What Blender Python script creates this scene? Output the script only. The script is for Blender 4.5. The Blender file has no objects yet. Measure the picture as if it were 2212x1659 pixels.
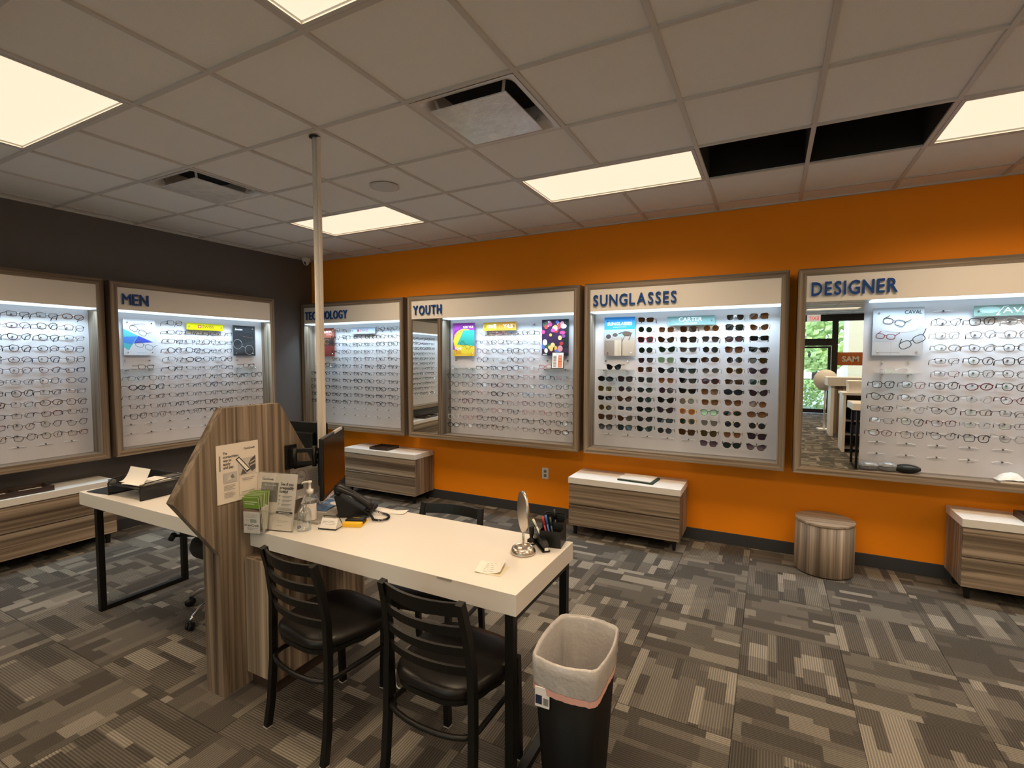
import bpy, math, random
from mathutils import Matrix, Vector
random.seed(7)
PI = math.pi
sc = bpy.context.scene
C = bpy.data.collections.new('scene'); sc.collection.children.link(C)
T = 0.6096                                   # ceiling module (2 ft)
H = 2.907                                    # ceiling height
GX, GY = 8.2338 * T, -5.4138 * T             # ceiling grid origin

# ------------------------------------------------------------------ camera
def cam_setup():
    F, yaw, pit, rol = 1073.6, -0.4783, -0.0529, 0.0012
    cy, sy, cp, sp = math.cos(yaw), math.sin(yaw), math.cos(pit), math.sin(pit)
    f = Vector((sy * cp, cy * cp, sp)); r = Vector((cy, -sy, 0)); u = r.cross(f)
    c, s = math.cos(rol), math.sin(rol)
    r2 = c * r + s * u; u2 = -s * r + c * u
    cd = bpy.data.cameras.new('camera'); cd.sensor_width = 36; cd.lens = F / 2212 * 36
    cd.clip_start = 0.05; cd.clip_end = 200
    o = bpy.data.objects.new('camera', cd); C.objects.link(o)
    m = Matrix((( r2.x, u2.x, -f.x, 5.4467), (r2.y, u2.y, -f.y, -4.7045), (r2.z, u2.z, -f.z, 1.6411), (0, 0, 0, 1)))
    o.matrix_world = m; sc.camera = o
cam_setup()

# ------------------------------------------------------------------ world, exposure, light values
w = bpy.data.worlds.new('world'); sc.world = w; w.use_nodes = True
wn = w.node_tree.nodes; wl = w.node_tree.links
bg = wn['Background']; bg.inputs[1].default_value = 4.0
tc = wn.new('ShaderNodeTexCoord'); sp_ = wn.new('ShaderNodeSeparateXYZ'); cr_ = wn.new('ShaderNodeValToRGB')
wl.new(tc.outputs['Generated'], sp_.inputs[0]); wl.new(sp_.outputs['Z'], cr_.inputs[0]); wl.new(cr_.outputs[0], bg.inputs[0])
cr_.color_ramp.elements[0].position = 0.0; cr_.color_ramp.elements[0].color = (0.85, 0.93, 1.0, 1)
cr_.color_ramp.elements[1].position = 0.6; cr_.color_ramp.elements[1].color = (0.45, 0.66, 1.0, 1)
vs = sc.view_settings; vs.view_transform = 'Standard'; vs.look = 'None'; vs.exposure = 0.0; vs.gamma = 1.0
vs.use_curve_mapping = False
sc.display_settings.display_device = 'sRGB'
PANEL_W = 24.0            # watts of each ceiling fixture lamp
PANEL_COL = (1.0, 0.74, 0.47)
LED_STR = 1.5
LED_W = 10.0
LED_COL = (0.60, 0.84, 1.0)

sd = bpy.data.lights.new('sun', 'SUN'); sd.energy = 4.0; sd.angle = .009; sd.color = (1, .95, .86)
so_ = bpy.data.objects.new('sun', sd); C.objects.link(so_); so_.rotation_euler = (math.radians(38), 0, math.radians(205))

# ------------------------------------------------------------------ materials
MATS = {}
def s2l(c):
    return tuple(((v / 255) / 12.92 if v / 255 <= .04045 else ((v / 255 + .055) / 1.055) ** 2.4) for v in c)
def mat(name, col=(.8, .8, .8), rough=.5, metal=0, spec=.5, emit=None, es=0, noise=0, nscale=60, bump=0, bscale=200, trans=0):
    if name in MATS: return MATS[name]
    m = bpy.data.materials.new(name); m.use_nodes = True
    nt = m.node_tree; b = nt.nodes['Principled BSDF']
    b.inputs['Base Color'].default_value = (*col, 1); b.inputs['Roughness'].default_value = rough
    b.inputs['Metallic'].default_value = metal; b.inputs['Specular IOR Level'].default_value = spec
    if trans: b.inputs['Transmission Weight'].default_value = trans
    if emit: b.inputs['Emission Color'].default_value = (*emit, 1); b.inputs['Emission Strength'].default_value = es
    tcn = None
    if noise or bump:
        tcn = nt.nodes.new('ShaderNodeTexCoord')
    if noise:
        n = nt.nodes.new('ShaderNodeTexNoise'); n.inputs['Scale'].default_value = nscale; n.inputs['Detail'].default_value = 3
        nt.links.new(tcn.outputs['Object'], n.inputs['Vector'])
        mx = nt.nodes.new('ShaderNodeMix'); mx.data_type = 'RGBA'
        mx.inputs[6].default_value = (*[c * (1 - noise) for c in col], 1); mx.inputs[7].default_value = (*[min(1, c * (1 + noise)) for c in col], 1)
        nt.links.new(n.outputs['Fac'], mx.inputs[0]); nt.links.new(mx.outputs[2], b.inputs['Base Color'])
    if bump:
        n = nt.nodes.new('ShaderNodeTexNoise'); n.inputs['Scale'].default_value = bscale
        nt.links.new(tcn.outputs['Object'], n.inputs['Vector'])
        bp = nt.nodes.new('ShaderNodeBump'); bp.inputs['Strength'].default_value = bump; bp.inputs['Distance'].default_value = .002
        nt.links.new(n.outputs['Fac'], bp.inputs['Height']); nt.links.new(bp.outputs[0], b.inputs['Normal'])
    MATS[name] = m; return m
def flat(c, rough=.55, name=None):
    k = name or 'print_%02x%02x%02x' % tuple(int(v) for v in c)
    return mat(k, s2l(c), rough)
def glassy(name, tint=(1, 1, 1), gloss=.08, rough=.02):
    if name in MATS: return MATS[name]
    m = bpy.data.materials.new(name); m.use_nodes = True; nt = m.node_tree; nt.nodes.clear()
    o = nt.nodes.new('ShaderNodeOutputMaterial'); t = nt.nodes.new('ShaderNodeBsdfTransparent'); g = nt.nodes.new('ShaderNodeBsdfGlossy')
    mx = nt.nodes.new('ShaderNodeMixShader'); lw = nt.nodes.new('ShaderNodeFresnel'); lw.inputs[0].default_value = 1.45
    ad = nt.nodes.new('ShaderNodeMath'); ad.operation = 'ADD'; ad.inputs[1].default_value = gloss; ad.use_clamp = True
    t.inputs[0].default_value = (*tint, 1); g.inputs[0].default_value = (1, 1, 1, 1); g.inputs[1].default_value = rough
    mn = nt.nodes.new('ShaderNodeMath'); mn.operation = 'MINIMUM'; mn.inputs[1].default_value = .16
    nt.links.new(lw.outputs[0], mn.inputs[0]); nt.links.new(mn.outputs[0], ad.inputs[0]); nt.links.new(ad.outputs[0], mx.inputs[0])
    nt.links.new(t.outputs[0], mx.inputs[1]); nt.links.new(g.outputs[0], mx.inputs[2]); nt.links.new(mx.outputs[0], o.inputs[0])
    MATS[name] = m; return m
def wood(axis):
    """grey brown streaked laminate, grain running along axis"""
    k = 'laminate_grain_' + axis
    if k in MATS: return MATS[k]
    m = bpy.data.materials.new(k); m.use_nodes = True; nt = m.node_tree; b = nt.nodes['Principled BSDF']
    t = nt.nodes.new('ShaderNodeTexCoord'); mp = nt.nodes.new('ShaderNodeMapping')
    nt.links.new(t.outputs['Object'], mp.inputs[0])
    s = {'x': (.14, 9, 9), 'y': (9, .14, 9), 'z': (9, 9, .14)}[axis]
    mp.inputs['Scale'].default_value = s
    n1 = nt.nodes.new('ShaderNodeTexNoise'); n1.inputs['Scale'].default_value = 1.2; n1.inputs['Detail'].default_value = 1.5; n1.inputs['Roughness'].default_value = .4
    n2 = nt.nodes.new('ShaderNodeTexNoise'); n2.inputs['Scale'].default_value = 5.5; n2.inputs['Detail'].default_value = 4; n2.inputs['Distortion'].default_value = .15
    nt.links.new(mp.outputs[0], n1.inputs[0]); nt.links.new(mp.outputs[0], n2.inputs[0])
    r1 = nt.nodes.new('ShaderNodeValToRGB'); cr = r1.color_ramp
    cr.elements[0].position = .30; cr.elements[0].color = (.095, .070, .050, 1)
    cr.elements[1].position = .72; cr.elements[1].color = (.35, .285, .22, 1)
    for p, c in ((.42, (.20, .157, .118, 1)), (.50, (.27, .215, .162, 1)), (.515, (.15, .115, .084, 1)), (.60, (.29, .232, .178, 1))):
        e = cr.elements.new(p); e.color = c
    nt.links.new(n1.outputs['Fac'], r1.inputs[0])
    mx = nt.nodes.new('ShaderNodeMix'); mx.data_type = 'RGBA'; mx.blend_type = 'MULTIPLY'; mx.inputs[0].default_value = .75
    r2 = nt.nodes.new('ShaderNodeValToRGB'); r2.color_ramp.elements[0].position = .36; r2.color_ramp.elements[0].color = (.42, .38, .34, 1)
    r2.color_ramp.elements[1].position = .6; r2.color_ramp.elements[1].color = (1.12, 1.1, 1.08, 1)
    nt.links.new(n2.outputs['Fac'], r2.inputs[0]); nt.links.new(r1.outputs[0], mx.inputs[6]); nt.links.new(r2.outputs[0], mx.inputs[7])
    sn = nt.nodes.new('ShaderNodeVectorMath'); sn.operation = 'FLOOR'; m2 = nt.nodes.new('ShaderNodeMapping'); nt.links.new(t.outputs['Object'], m2.inputs[0])
    m2.inputs['Scale'].default_value = {'x': (0, 8.5, 8.5), 'y': (8.5, 0, 8.5), 'z': (8.5, 8.5, 0)}[axis]; m2.inputs['Location'].default_value = (.31, .37, .29)
    nt.links.new(m2.outputs[0], sn.inputs[0]); wn_ = nt.nodes.new('ShaderNodeTexWhiteNoise'); nt.links.new(sn.outputs[0], wn_.inputs[0])
    mr = nt.nodes.new('ShaderNodeMapRange'); mr.inputs[3].default_value = .82; mr.inputs[4].default_value = 1.36; nt.links.new(wn_.outputs['Value'], mr.inputs[0])
    sc2 = nt.nodes.new('ShaderNodeVectorMath'); sc2.operation = 'SCALE'; nt.links.new(mx.outputs[2], sc2.inputs[0]); nt.links.new(mr.outputs[0], sc2.inputs['Scale'])
    nt.links.new(sc2.outputs[0], b.inputs['Base Color']); b.inputs['Roughness'].default_value = .5; b.inputs['Specular IOR Level'].default_value = .3
    MATS[k] = m; return m
def carpet():
    m = bpy.data.materials.new('patterned_carpet'); m.use_nodes = True; nt = m.node_tree; N = nt.nodes; L = nt.links
    b = N['Principled BSDF']; b.inputs['Roughness'].default_value = .95; b.inputs['Specular IOR Level'].default_value = .1
    geo = N.new('ShaderNodeNewGeometry'); sep = N.new('ShaderNodeSeparateXYZ'); L.new(geo.outputs['Position'], sep.inputs[0])
    def mth(op, a, c=None, d=None, clamp=False):
        n = N.new('ShaderNodeMath'); n.operation = op; n.use_clamp = clamp
        for i, v in enumerate((a, c, d)):
            if v is None: continue
            if isinstance(v, (int, float)): n.inputs[i].default_value = v
            else: L.new(v, n.inputs[i])
        return n.outputs[0]
    u = mth('MULTIPLY_ADD', sep.outputs['X'], 2, -5.34 * 2); v = mth('MULTIPLY_ADD', sep.outputs['Y'], 2, 1.44 * 2)
    iu = mth('FLOOR', u); iv = mth('FLOOR', v); fu = mth('SUBTRACT', u, iu); fv = mth('SUBTRACT', v, iv)
    par = mth('FLOORED_MODULO', mth('ADD', iu, iv), 2)
    def lerp(a, c, t): return mth('ADD', mth('MULTIPLY', a, mth('SUBTRACT', 1, t)), mth('MULTIPLY', c, t))
    A = lerp(fv, fu, par); B = lerp(fu, fv, par)
    def rnd(x, y, z):
        cb = N.new('ShaderNodeCombineXYZ'); 
        for i, q in enumerate((x, y, z)):
            if isinstance(q, (int, float)): cb.inputs[i].default_value = q
            else: L.new(q, cb.inputs[i])
        wn_ = N.new('ShaderNodeTexWhiteNoise'); wn_.noise_dimensions = '3D'; L.new(cb.outputs[0], wn_.inputs[0]); return wn_.outputs['Value']
    flip = mth('GREATER_THAN', rnd(iu, iv, 3.3), .5)
    A2 = lerp(A, mth('SUBTRACT', 1, A), flip)
    rb = N.new('ShaderNodeValToRGB'); rb.color_ramp.interpolation = 'CONSTANT'
    eds = [0, .085, .27, .36, .53, .60, .80, .90]
    while len(rb.color_ramp.elements) > 1: rb.color_ramp.elements.remove(rb.color_ramp.elements[-1])
    rb.color_ramp.elements[0].position = 0; rb.color_ramp.elements[0].color = (0, 0, 0, 1)
    for i, e in enumerate(eds[1:], 1):
        q = rb.color_ramp.elements.new(e); q.color = (i / 10, i / 10, i / 10, 1)
    L.new(A2, rb.inputs[0])
    sb = N.new('ShaderNodeSeparateColor'); L.new(rb.outputs[0], sb.inputs[0]); band = mth('ROUND', mth('MULTIPLY', sb.outputs[0], 10))
    r1 = rnd(mth('ADD', iu, mth('MULTIPLY', band, 31)), iv, 1.7); r2 = rnd(mth('ADD', iu, mth('MULTIPLY', band, 17)), iv, 9.1)
    blk = mth('FLOOR', mth('ADD', mth('MULTIPLY', B, mth('MULTIPLY_ADD', r1, 2.2, 1.4)), r2))
    r3 = rnd(mth('ADD', iu, mth('MULTIPLY', band, 7)), iv, mth('ADD', blk, 20.5))
    rc = N.new('ShaderNodeValToRGB'); rc.color_ramp.interpolation = 'CONSTANT'; E_ = rc.color_ramp.elements
    E_[0].position = 0; E_[0].color = (.070, .063, .056, 1); E_[1].position = .30; E_[1].color = (.096, .087, .076, 1)
    for p, c in ((.52, (.122, .110, .096, 1)), (.70, (.150, .137, .118, 1)), (.83, (.235, .215, .185, 1)), (.93, (.190, .173, .147, 1))):
        e = E_.new(p); e.color = c
    L.new(r3, rc.inputs[0])
    st = mth('SINE', mth('MULTIPLY', A, 2 * PI * 44))
    sf = mth('MULTIPLY_ADD', st, .24, .80)
    nz = N.new('ShaderNodeTexNoise'); nz.inputs['Scale'].default_value = 260; nz.inputs['Detail'].default_value = 2; L.new(geo.outputs['Position'], nz.inputs['Vector'])
    nf = mth('MULTIPLY_ADD', nz.outputs['Fac'], .9, .58)
    nz2 = N.new('ShaderNodeTexNoise'); nz2.inputs['Scale'].default_value = 2.2; L.new(geo.outputs['Position'], nz2.inputs['Vector'])
    tot = mth('MULTIPLY', mth('MULTIPLY', sf, nf), mth('MULTIPLY_ADD', nz2.outputs['Fac'], .3, 1.03))
    sc_ = N.new('ShaderNodeVectorMath'); sc_.operation = 'SCALE'; L.new(rc.outputs[0], sc_.inputs[0]); L.new(tot, sc_.inputs['Scale'])
    L.new(sc_.outputs[0], b.inputs['Base Color'])
    bp = N.new('ShaderNodeBump'); bp.inputs['Strength'].default_value = .5; bp.inputs['Distance'].default_value = .003
    L.new(mth('ADD', st, nz.outputs['Fac']), bp.inputs['Height']); L.new(bp.outputs[0], b.inputs['Normal'])
    MATS['carpet'] = m; return m
M_CARPET = carpet()
M_ORANGE = mat('orange_paint', (.86, .26, .003), .6, spec=.22, bump=.15, bscale=300)
M_GREY = mat('charcoal_paint', (.105, .094, .092), .6, bump=.15, bscale=300)
M_TAN = mat('tan_paint', (.55, .5, .42), .6)
M_BASE = mat('rubber_base', (.035, .036, .04), .5)
M_TILE = mat('acoustic_tile', (.80, .79, .78), .9, spec=.1, noise=.05, nscale=180, bump=.4, bscale=350)
M_BAR = mat('grid_enamel', (.56, .53, .50), .5)
M_VOID = mat('dark_void', (.012, .011, .010), .9)
M_WHITE = mat('white_laminate', (.72, .695, .665), .38)
M_HEAD = mat('cream_header', (.76, .72, .68), .5)
M_BACK = mat('white_felt_board', (.65, .63, .66), .6, noise=.05, nscale=14)
M_BLUE = mat('blue_acrylic', (.010, .060, .26), .3, spec=.3)
M_MIRROR = mat('mirror_glass', (.86, .88, .86), .01, 1.0)
M_BLKMET = mat('black_metal', (.004, .004, .004), .42, 0, .35)
M_VINYL = mat('black_vinyl', (.006, .005, .005), .36, 0, .4, bump=.1, bscale=600)
M_BLKPL = mat('black_plastic', (.007, .007, .007), .4, spec=.35)
M_BLKFAB = mat('black_fabric', (.010, .010, .010), .9)
M_CHROME = mat('chrome', (.75, .75, .75), .12, 1)
M_BRUSH = mat('brushed_nickel', (.58, .53, .48), .28, 1)
M_PAPER = mat('white_paper', (.82, .79, .76), .7)
M_CLEAR = glassy('clear_acrylic', (.988, .993, .993), .03)
M_LENS = glassy('clear_lens', (.95, .96, .97), .06, .03)
M_DARKBR = mat('dark_brown_wood', (.045, .028, .022), .4)
WX, WY, WZ = wood('x'), wood('y'), wood('z')
M_PANEL = mat('light_diffuser', (.3, .3, .3), .6, emit=(1.0, .83, .60), es=1.0)
M_LED = mat('led_diffuser', (.8, .8, .8), .5, emit=LED_COL, es=LED_STR)

# ------------------------------------------------------------------ mesh helpers
class MB:
    def __init__(s): s.v = []; s.f = []; s.m = []; s.sm = []
    def add(s, vs_, fs, mi=0, smooth=False):
        o = len(s.v); s.v += [tuple(p) for p in vs_]
        for f in fs: s.f.append([o + i for i in f]); s.m.append(mi); s.sm.append(smooth)
        return s
    def box(s, x0, x1, y0, y1, z0, z1, mi=0):
        vs_ = [(x0, y0, z0), (x1, y0, z0), (x1, y1, z0), (x0, y1, z0), (x0, y0, z1), (x1, y0, z1), (x1, y1, z1), (x0, y1, z1)]
        return s.add(vs_, [(0, 3, 2, 1), (4, 5, 6, 7), (0, 1, 5, 4), (1, 2, 6, 5), (2, 3, 7, 6), (3, 0, 4, 7)], mi)
    def prism(s, pts, axis, a, b_, mi=0, smooth=False):
        """2-D polygon extruded along axis from a to b"""
        n = len(pts)
        def P(p, t): return {'x': (t, p[0], p[1]), 'y': (p[0], t, p[1]), 'z': (p[0], p[1], t)}[axis]
        vs_ = [P(p, a) for p in pts] + [P(p, b_) for p in pts]
        s.add(vs_, [tuple(range(n))[::-1], tuple(range(n, 2 * n))], mi)
        o = len(s.v) - 2 * n
        for i in range(n):
            j = (i + 1) % n; s.f.append([o + i, o + j, o + n + j, o + n + i]); s.m.append(mi); s.sm.append(smooth)
        return s
    def tube(s, pts, r, seg=10, mi=0, sq=False, closed=False, smooth=True):
        P = [Vector(p) for p in pts]; n = len(P); R = r if isinstance(r, (list, tuple)) else [r] * n
        if sq: seg = 4; smooth = False
        rings = []; up = None
        for i in range(n):
            if closed: d = (P[(i + 1) % n] - P[i - 1])
            else: d = (P[min(i + 1, n - 1)] - P[max(i - 1, 0)])
            d.normalize()
            if up is None:
                up = Vector((0, 0, 1)) if abs(d.z) < .9 else Vector((0, 1, 0))
            a = d.cross(up); a.normalize(); up = a.cross(d); up.normalize()
            q = []
            for k in range(seg):
                t = 2 * PI * (k + (.5 if sq else 0)) / seg; rr = R[i] * (1.414 if sq else 1)
                q.append(P[i] + a * math.cos(t) * rr + up * math.sin(t) * rr)
            rings.append(q)
        vs_ = [p for q in rings for p in q]; fs = []
        m_ = n if closed else n - 1
        for i in range(m_):
            for k in range(seg):
                j = (i + 1) % n; l = (k + 1) % seg
                fs.append((i * seg + k, i * seg + l, j * seg + l, j * seg + k))
        s.add(vs_, fs, mi, smooth)
        if not closed:
            o = len(s.v) - n * seg
            s.f.append([o + k for k in range(seg)]); s.m.append(mi); s.sm.append(False)
            s.f.append([o + (n - 1) * seg + k for k in range(seg)][::-1]); s.m.append(mi); s.sm.append(False)
        return s
    def lathe(s, prof, cx=0, cy=0, seg=24, mi=0, sx=1, sy=1):
        n = len(prof); vs_ = []
        for r, z in prof:
            for k in range(seg):
                t = 2 * PI * k / seg; vs_.append((cx + sx * r * math.cos(t), cy + sy * r * math.sin(t), z))
        fs = []
        for i in range(n - 1):
            for k in range(seg):
                l = (k + 1) % seg; fs.append((i * seg + k, i * seg + l, (i + 1) * seg + l, (i + 1) * seg + k))
        s.add(vs_, fs, mi, True); o = len(s.v) - n * seg
        if prof[0][0] > 1e-6: s.f.append([o + k for k in range(seg)][::-1]); s.m.append(mi); s.sm.append(False)
        if prof[-1][0] > 1e-6: s.f.append([o + (n - 1) * seg + k for k in range(seg)]); s.m.append(mi); s.sm.append(False)
        return s
    def sheet(s, grid, mi=0, smooth=True, thick=0):
        r, c = len(grid), len(grid[0]); vs_ = [p for row in grid for p in row]
        fs = [(i * c + j, i * c + j + 1, (i + 1) * c + j + 1, (i + 1) * c + j) for i in range(r - 1) for j in range(c - 1)]
        return s.add(vs_, fs, mi, smooth)
    def xf(s, m, start=0):
        for i in range(start, len(s.v)): s.v[i] = tuple(m @ Vector(s.v[i]))
        return s
    def mesh(s, name, mats):
        me = bpy.data.meshes.new(name); me.from_pydata(s.v, [], s.f)
        for q in (mats if isinstance(mats, (list, tuple)) else [mats]): me.materials.append(q)
        me.polygons.foreach_set('material_index', s.m); me.polygons.foreach_set('use_smooth', s.sm)
        me.update(); return me
    def build(s, name, mats, parent=None, bev=0, loc=None, fix=True):
        me = s.mesh(name, mats)
        if fix:
            import bmesh
            bm = bmesh.new(); bm.from_mesh(me); bmesh.ops.recalc_face_normals(bm, faces=bm.faces); bm.to_mesh(me); bm.free()
        o = bpy.data.objects.new(name, me); C.objects.link(o)
        if loc: o.location = loc
        if parent: o.parent = parent
        if bev:
            md = o.modifiers.new('bevel', 'BEVEL'); md.width = bev; md.segments = 2; md.limit_method = 'ANGLE'; md.angle_limit = .7
        return o
def box(name, m, x0, x1, y0, y1, z0, z1, parent=None, bev=0): return MB().box(x0, x1, y0, y1, z0, z1).build(name, m, parent, bev)
def tag(o, label, cat, group=None):
    o['label'] = label; o['category'] = cat
    if group: o['group'] = group
    return o
def thing(name, label, cat, loc=(0, 0, 0), rz=0, group=None):
    o = bpy.data.objects.new(name, None); C.objects.link(o); o.location = loc; o.rotation_euler = (0, 0, rz); o.empty_display_size = .1
    return tag(o, label, cat, group)
def struct(o): o['kind'] = 'structure'; return o
def inst(name, me, parent=None, loc=(0, 0, 0), rot=None, scale=None):
    o = bpy.data.objects.new(name, me); C.objects.link(o); o.location = loc
    if parent: o.parent = parent
    if rot: o.rotation_euler = rot
    if scale: o.scale = scale
    return o
TXT = {}
def text_geo(body, size, ext=0, sx=1.0, bold=0):
    """returns (verts, faces, width) of lettering in the XZ plane, reading towards +x, facing -y"""
    k = (body, size, ext, sx, bold)
    if k in TXT: return TXT[k]
    cu = bpy.data.curves.new('t', 'FONT'); cu.body = body; cu.size = size; cu.extrude = ext; cu.resolution_u = 3; cu.offset = bold
    ob = bpy.data.objects.new('t', cu); me = bpy.data.meshes.new_from_object(ob)
    vs_ = [(v.co.x * sx, -v.co.z, v.co.y) for v in me.vertices]; fs = [tuple(p.vertices) for p in me.polygons]
    wd = max([v[0] for v in vs_] + [0])
    bpy.data.objects.remove(ob); bpy.data.curves.remove(cu); bpy.data.meshes.remove(me)
    TXT[k] = (vs_, fs, wd); return TXT[k]
def art(items, name, parent, W, Hh, y=-.001, loc=None):
    """flat print: items in fractions of W x Hh, lower-left origin, in the XZ plane facing -y"""
    b = MB(); mats = []; idx = {}
    def mi(c):
        if c not in idx: idx[c] = len(mats); mats.append(flat(c))
        return idx[c]
    yy = y
    def poly(pts, c):
        b.add([(p[0] * W, yy, p[1] * Hh) for p in pts], [tuple(range(len(pts)))], mi(c))
    for it in items:
        k = it[0]
        if k == 'r': poly([(it[1], it[2]), (it[3], it[2]), (it[3], it[4]), (it[1], it[4])], it[5])
        elif k == 'p': poly(it[1], it[2])
        elif k == 'e':
            poly([(it[1] + it[3] * math.cos(t * PI / 10), it[2] + it[4] * math.sin(t * PI / 10)) for t in range(20)], it[5])
        elif k == 'o':
            n = 20; cx, cy, rx, ry, th, c = it[1:7]
            for t in range(n):
                a0, a1 = 2 * PI * t / n, 2 * PI * (t + 1) / n
                q = []
                for a, f in ((a0, 0), (a1, 0), (a1, th), (a0, th)): q.append((cx + (rx - f / W) * math.cos(a), cy + (ry - f / Hh) * math.sin(a)))
                poly(q, c)
        elif k == 'l':
            x0, y0, x1, y1, th, c = it[1:7]; dx, dy = (x1 - x0) * W, (y1 - y0) * Hh; l = math.hypot(dx, dy) or 1
            nx, ny = -dy / l * th / 2 / W, dx / l * th / 2 / Hh
            poly([(x0 + nx, y0 + ny), (x1 + nx, y1 + ny), (x1 - nx, y1 - ny), (x0 - nx, y0 - ny)], c)
        elif k == 't':
            body, x, z, size, c = it[1:6]; wfrac = it[6] if len(it) > 6 else None; bold = it[7] if len(it) > 7 else 0
            vs_, fs, wd = text_geo(body, size, 0, 1, bold); sx = (wfrac * W / wd) if wfrac and wd else 1
            b.add([(x * W + v[0] * sx, yy, z * Hh + v[2]) for v in vs_], fs, mi(c))
        yy -= .00015
    o = b.build(name, mats, parent, loc=loc, fix=False)
    return o
def spectacle_art(cx, cy, s, ang, c, W, Hh, th=.004, fill=None):
    """pair of outlined spectacles for posters, s = lens half width in metres"""
    out = []
    ca, sa = math.cos(ang), math.sin(ang)
    def P(x, z): return (cx + (x * ca - z * sa) / W, cy + (x * sa + z * ca) / Hh)
    for sg in (-1, 1):
        pts = []
        for t in range(14):
            a = 2 * PI * t / 14; e = .7
            px = s * math.copysign(abs(math.cos(a)) ** e, math.cos(a)) + sg * s * 1.25; pz = .72 * s * math.copysign(abs(math.sin(a)) ** e, math.sin(a)); pts.append(P(px, pz))
        if fill: out.append(('p', pts, fill))
        for i in range(14): out.append(('l', *pts[i], *pts[(i + 1) % 14], th, c))
    out.append(('l', *P(-s * .3, s * .3), *P(s * .3, s * .3), th, c))
    out.append(('l', *P(s * 2.2, s * .4), *P(s * 3.2, s * 1.3), th, c)); out.append(('l', *P(-s * 2.2, s * .4), *P(-s * 1.2, s * 1.4), th, c))
    return out

# ------------------------------------------------------------------ room shell
RX, RY = 10.0, -12.9
fl = struct(box('floor', mat('subfloor', (.05, .05, .05), .9), -.1, RX + .1, RY - .1, .1, -.12, -.006))
tile_me = MB().box(.0012, .4988, .0012, .4988, -.005, 0).mesh('carpet_tile', M_CARPET)
far = MB()
nx0 = math.floor((0 - 5.34) / .5); nx1 = math.ceil((RX - 5.34) / .5); ny1 = math.ceil(1.44 / .5) ; ny0 = math.floor((RY + 1.44) / .5)
cut_me = {}
for iy in range(ny0, ny1):
    for ix in range(nx0, nx1):
        x0, y0 = 5.34 + .5 * ix, -1.44 + .5 * iy
        a, b_, c_, d_ = max(x0, 0), min(x0 + .5, RX), max(y0, RY), min(y0 + .5, 0)
        if b_ - a < .02 or d_ - c_ < .02: continue
        if y0 < -5.0: far.box(a + .001, b_ - .001, c_ + .001, d_ - .001, -.005, 0)
        elif b_ - a > .499 and d_ - c_ > .499: inst('carpet_tile', tile_me, fl, (x0, y0, 0))
        else: MB().box(a + .0012, b_ - .0012, c_ + .0012, d_ - .0012, -.005, 0).build('carpet_tile', M_CARPET, fl)
o = far.build('carpet_tile', M_CARPET, fl, fix=False); o['kind'] = 'stuff'

ce = struct(box('ceiling', mat('plenum_deck', (.05, .05, .05), .9), -.1, RX + .1, RY - .1, .1, H + .30, H + .4))
VENTS = [(-2, 1), (-6, 1)]; HOLES = [(0, 3), (1, 3)]
LIGHTS = [(i, j) for j in (3, -1, -5, -9, -13) for i in (-6, -2, 2, 6)]
skip = set(VENTS) | set(HOLES)
for i, j in LIGHTS: skip |= {(i, j), (i + 1, j)}
def gx(i): return GX + i * T
def gy(j): return GY + j * T
ct_me = MB().box(.006, T - .006, .006, T - .006, H + .008, H + .024).mesh('ceiling_tile', M_TILE)
far = MB()
for j in range(-16, 6):
    for i in range(-9, 9):
        if (i, j) in skip: continue
        x0, y0 = gx(i), gy(j); a, b_, c_, d_ = max(x0, 0.0), min(x0 + T, RX), max(y0, RY), min(y0 + T, 0)
        if b_ - a < .02 or d_ - c_ < .02: continue
        if j < -6: far.box(a + .004, b_ - .004, c_ + .004, d_ - .004, H + .008, H + .024)
        elif b_ - a > T - .001 and d_ - c_ > T - .001: inst('ceiling_tile', ct_me, ce, (x0, y0, 0))
        else: MB().box(a + .006 * (a > 0), b_ - .006, c_ + .006, d_ - .006 * (d_ < 0), H + .008, H + .024).build('ceiling_tile', M_TILE, ce)
o = far.build('ceiling_tile', M_TILE, ce, fix=False); o['kind'] = 'stuff'
for i in range(-8, 9):
    x = gx(i)
    if not 0 < x < RX: continue
    cuts = [(gy(j) + .012, gy(j) + T - .012) for (li, j) in LIGHTS if li + 1 == i]
    y1 = 0
    for c0, c1 in sorted(cuts, reverse=True):
        box('grid_bar', M_BAR, x - .012, x + .012, c1, y1, H - .001, H + .03, ce); y1 = c0
    box('grid_bar', M_BAR, x - .012, x + .012, RY, y1, H - .001, H + .03, ce)
for j in range(-15, 6):
    y = gy(j)
    if RY < y < 0: box('grid_bar', M_BAR, 0, RX, y - .0118, y + .0118, H - .0008, H + .029, ce)
def side(nm, *b): return struct(box(nm, M_BAR, *b))
side('trim_1', 0, RX, -.02, 0, H - .004, H + .02); side('trim_2', 0, .02, RY, -.02, H - .004, H + .02)
for i, j in HOLES:
    x, y = gx(i), gy(j)
    b = MB().box(x + .012, x + T - .012, y + .012, y + T - .012, H + .24, H + .25)
    for q in ((x + .008, x + .014, y + .012, y + T - .012), (x + T - .014, x + T - .008, y + .012, y + T - .012), (x + .012, x + T - .012, y + .008, y + .014), (x + .012, x + T - .012, y + T - .014, y + T - .008)):
        b.box(*q, H + .01, H + .25)
    b.build('return_air_opening', M_VOID, ce)
struct(box('wall_back', M_ORANGE, -.1, RX + .1, 0, .12, -.1, H + .4))
struct(box('wall_left', M_GREY, -.12, 0, RY - .1, 0, -.1, H + .4))
struct(box('wall_right', M_TAN, RX, RX + .12, RY - .1, 0, -.1, H + .4))
struct(box('baseboard_back', M_BASE, 0.012, RX, -.012, 0, 0, .102, bev=.002))
struct(box('baseboard_left', M_BASE, 0, .012, RY, 0, 0, .102, bev=.002))
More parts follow.
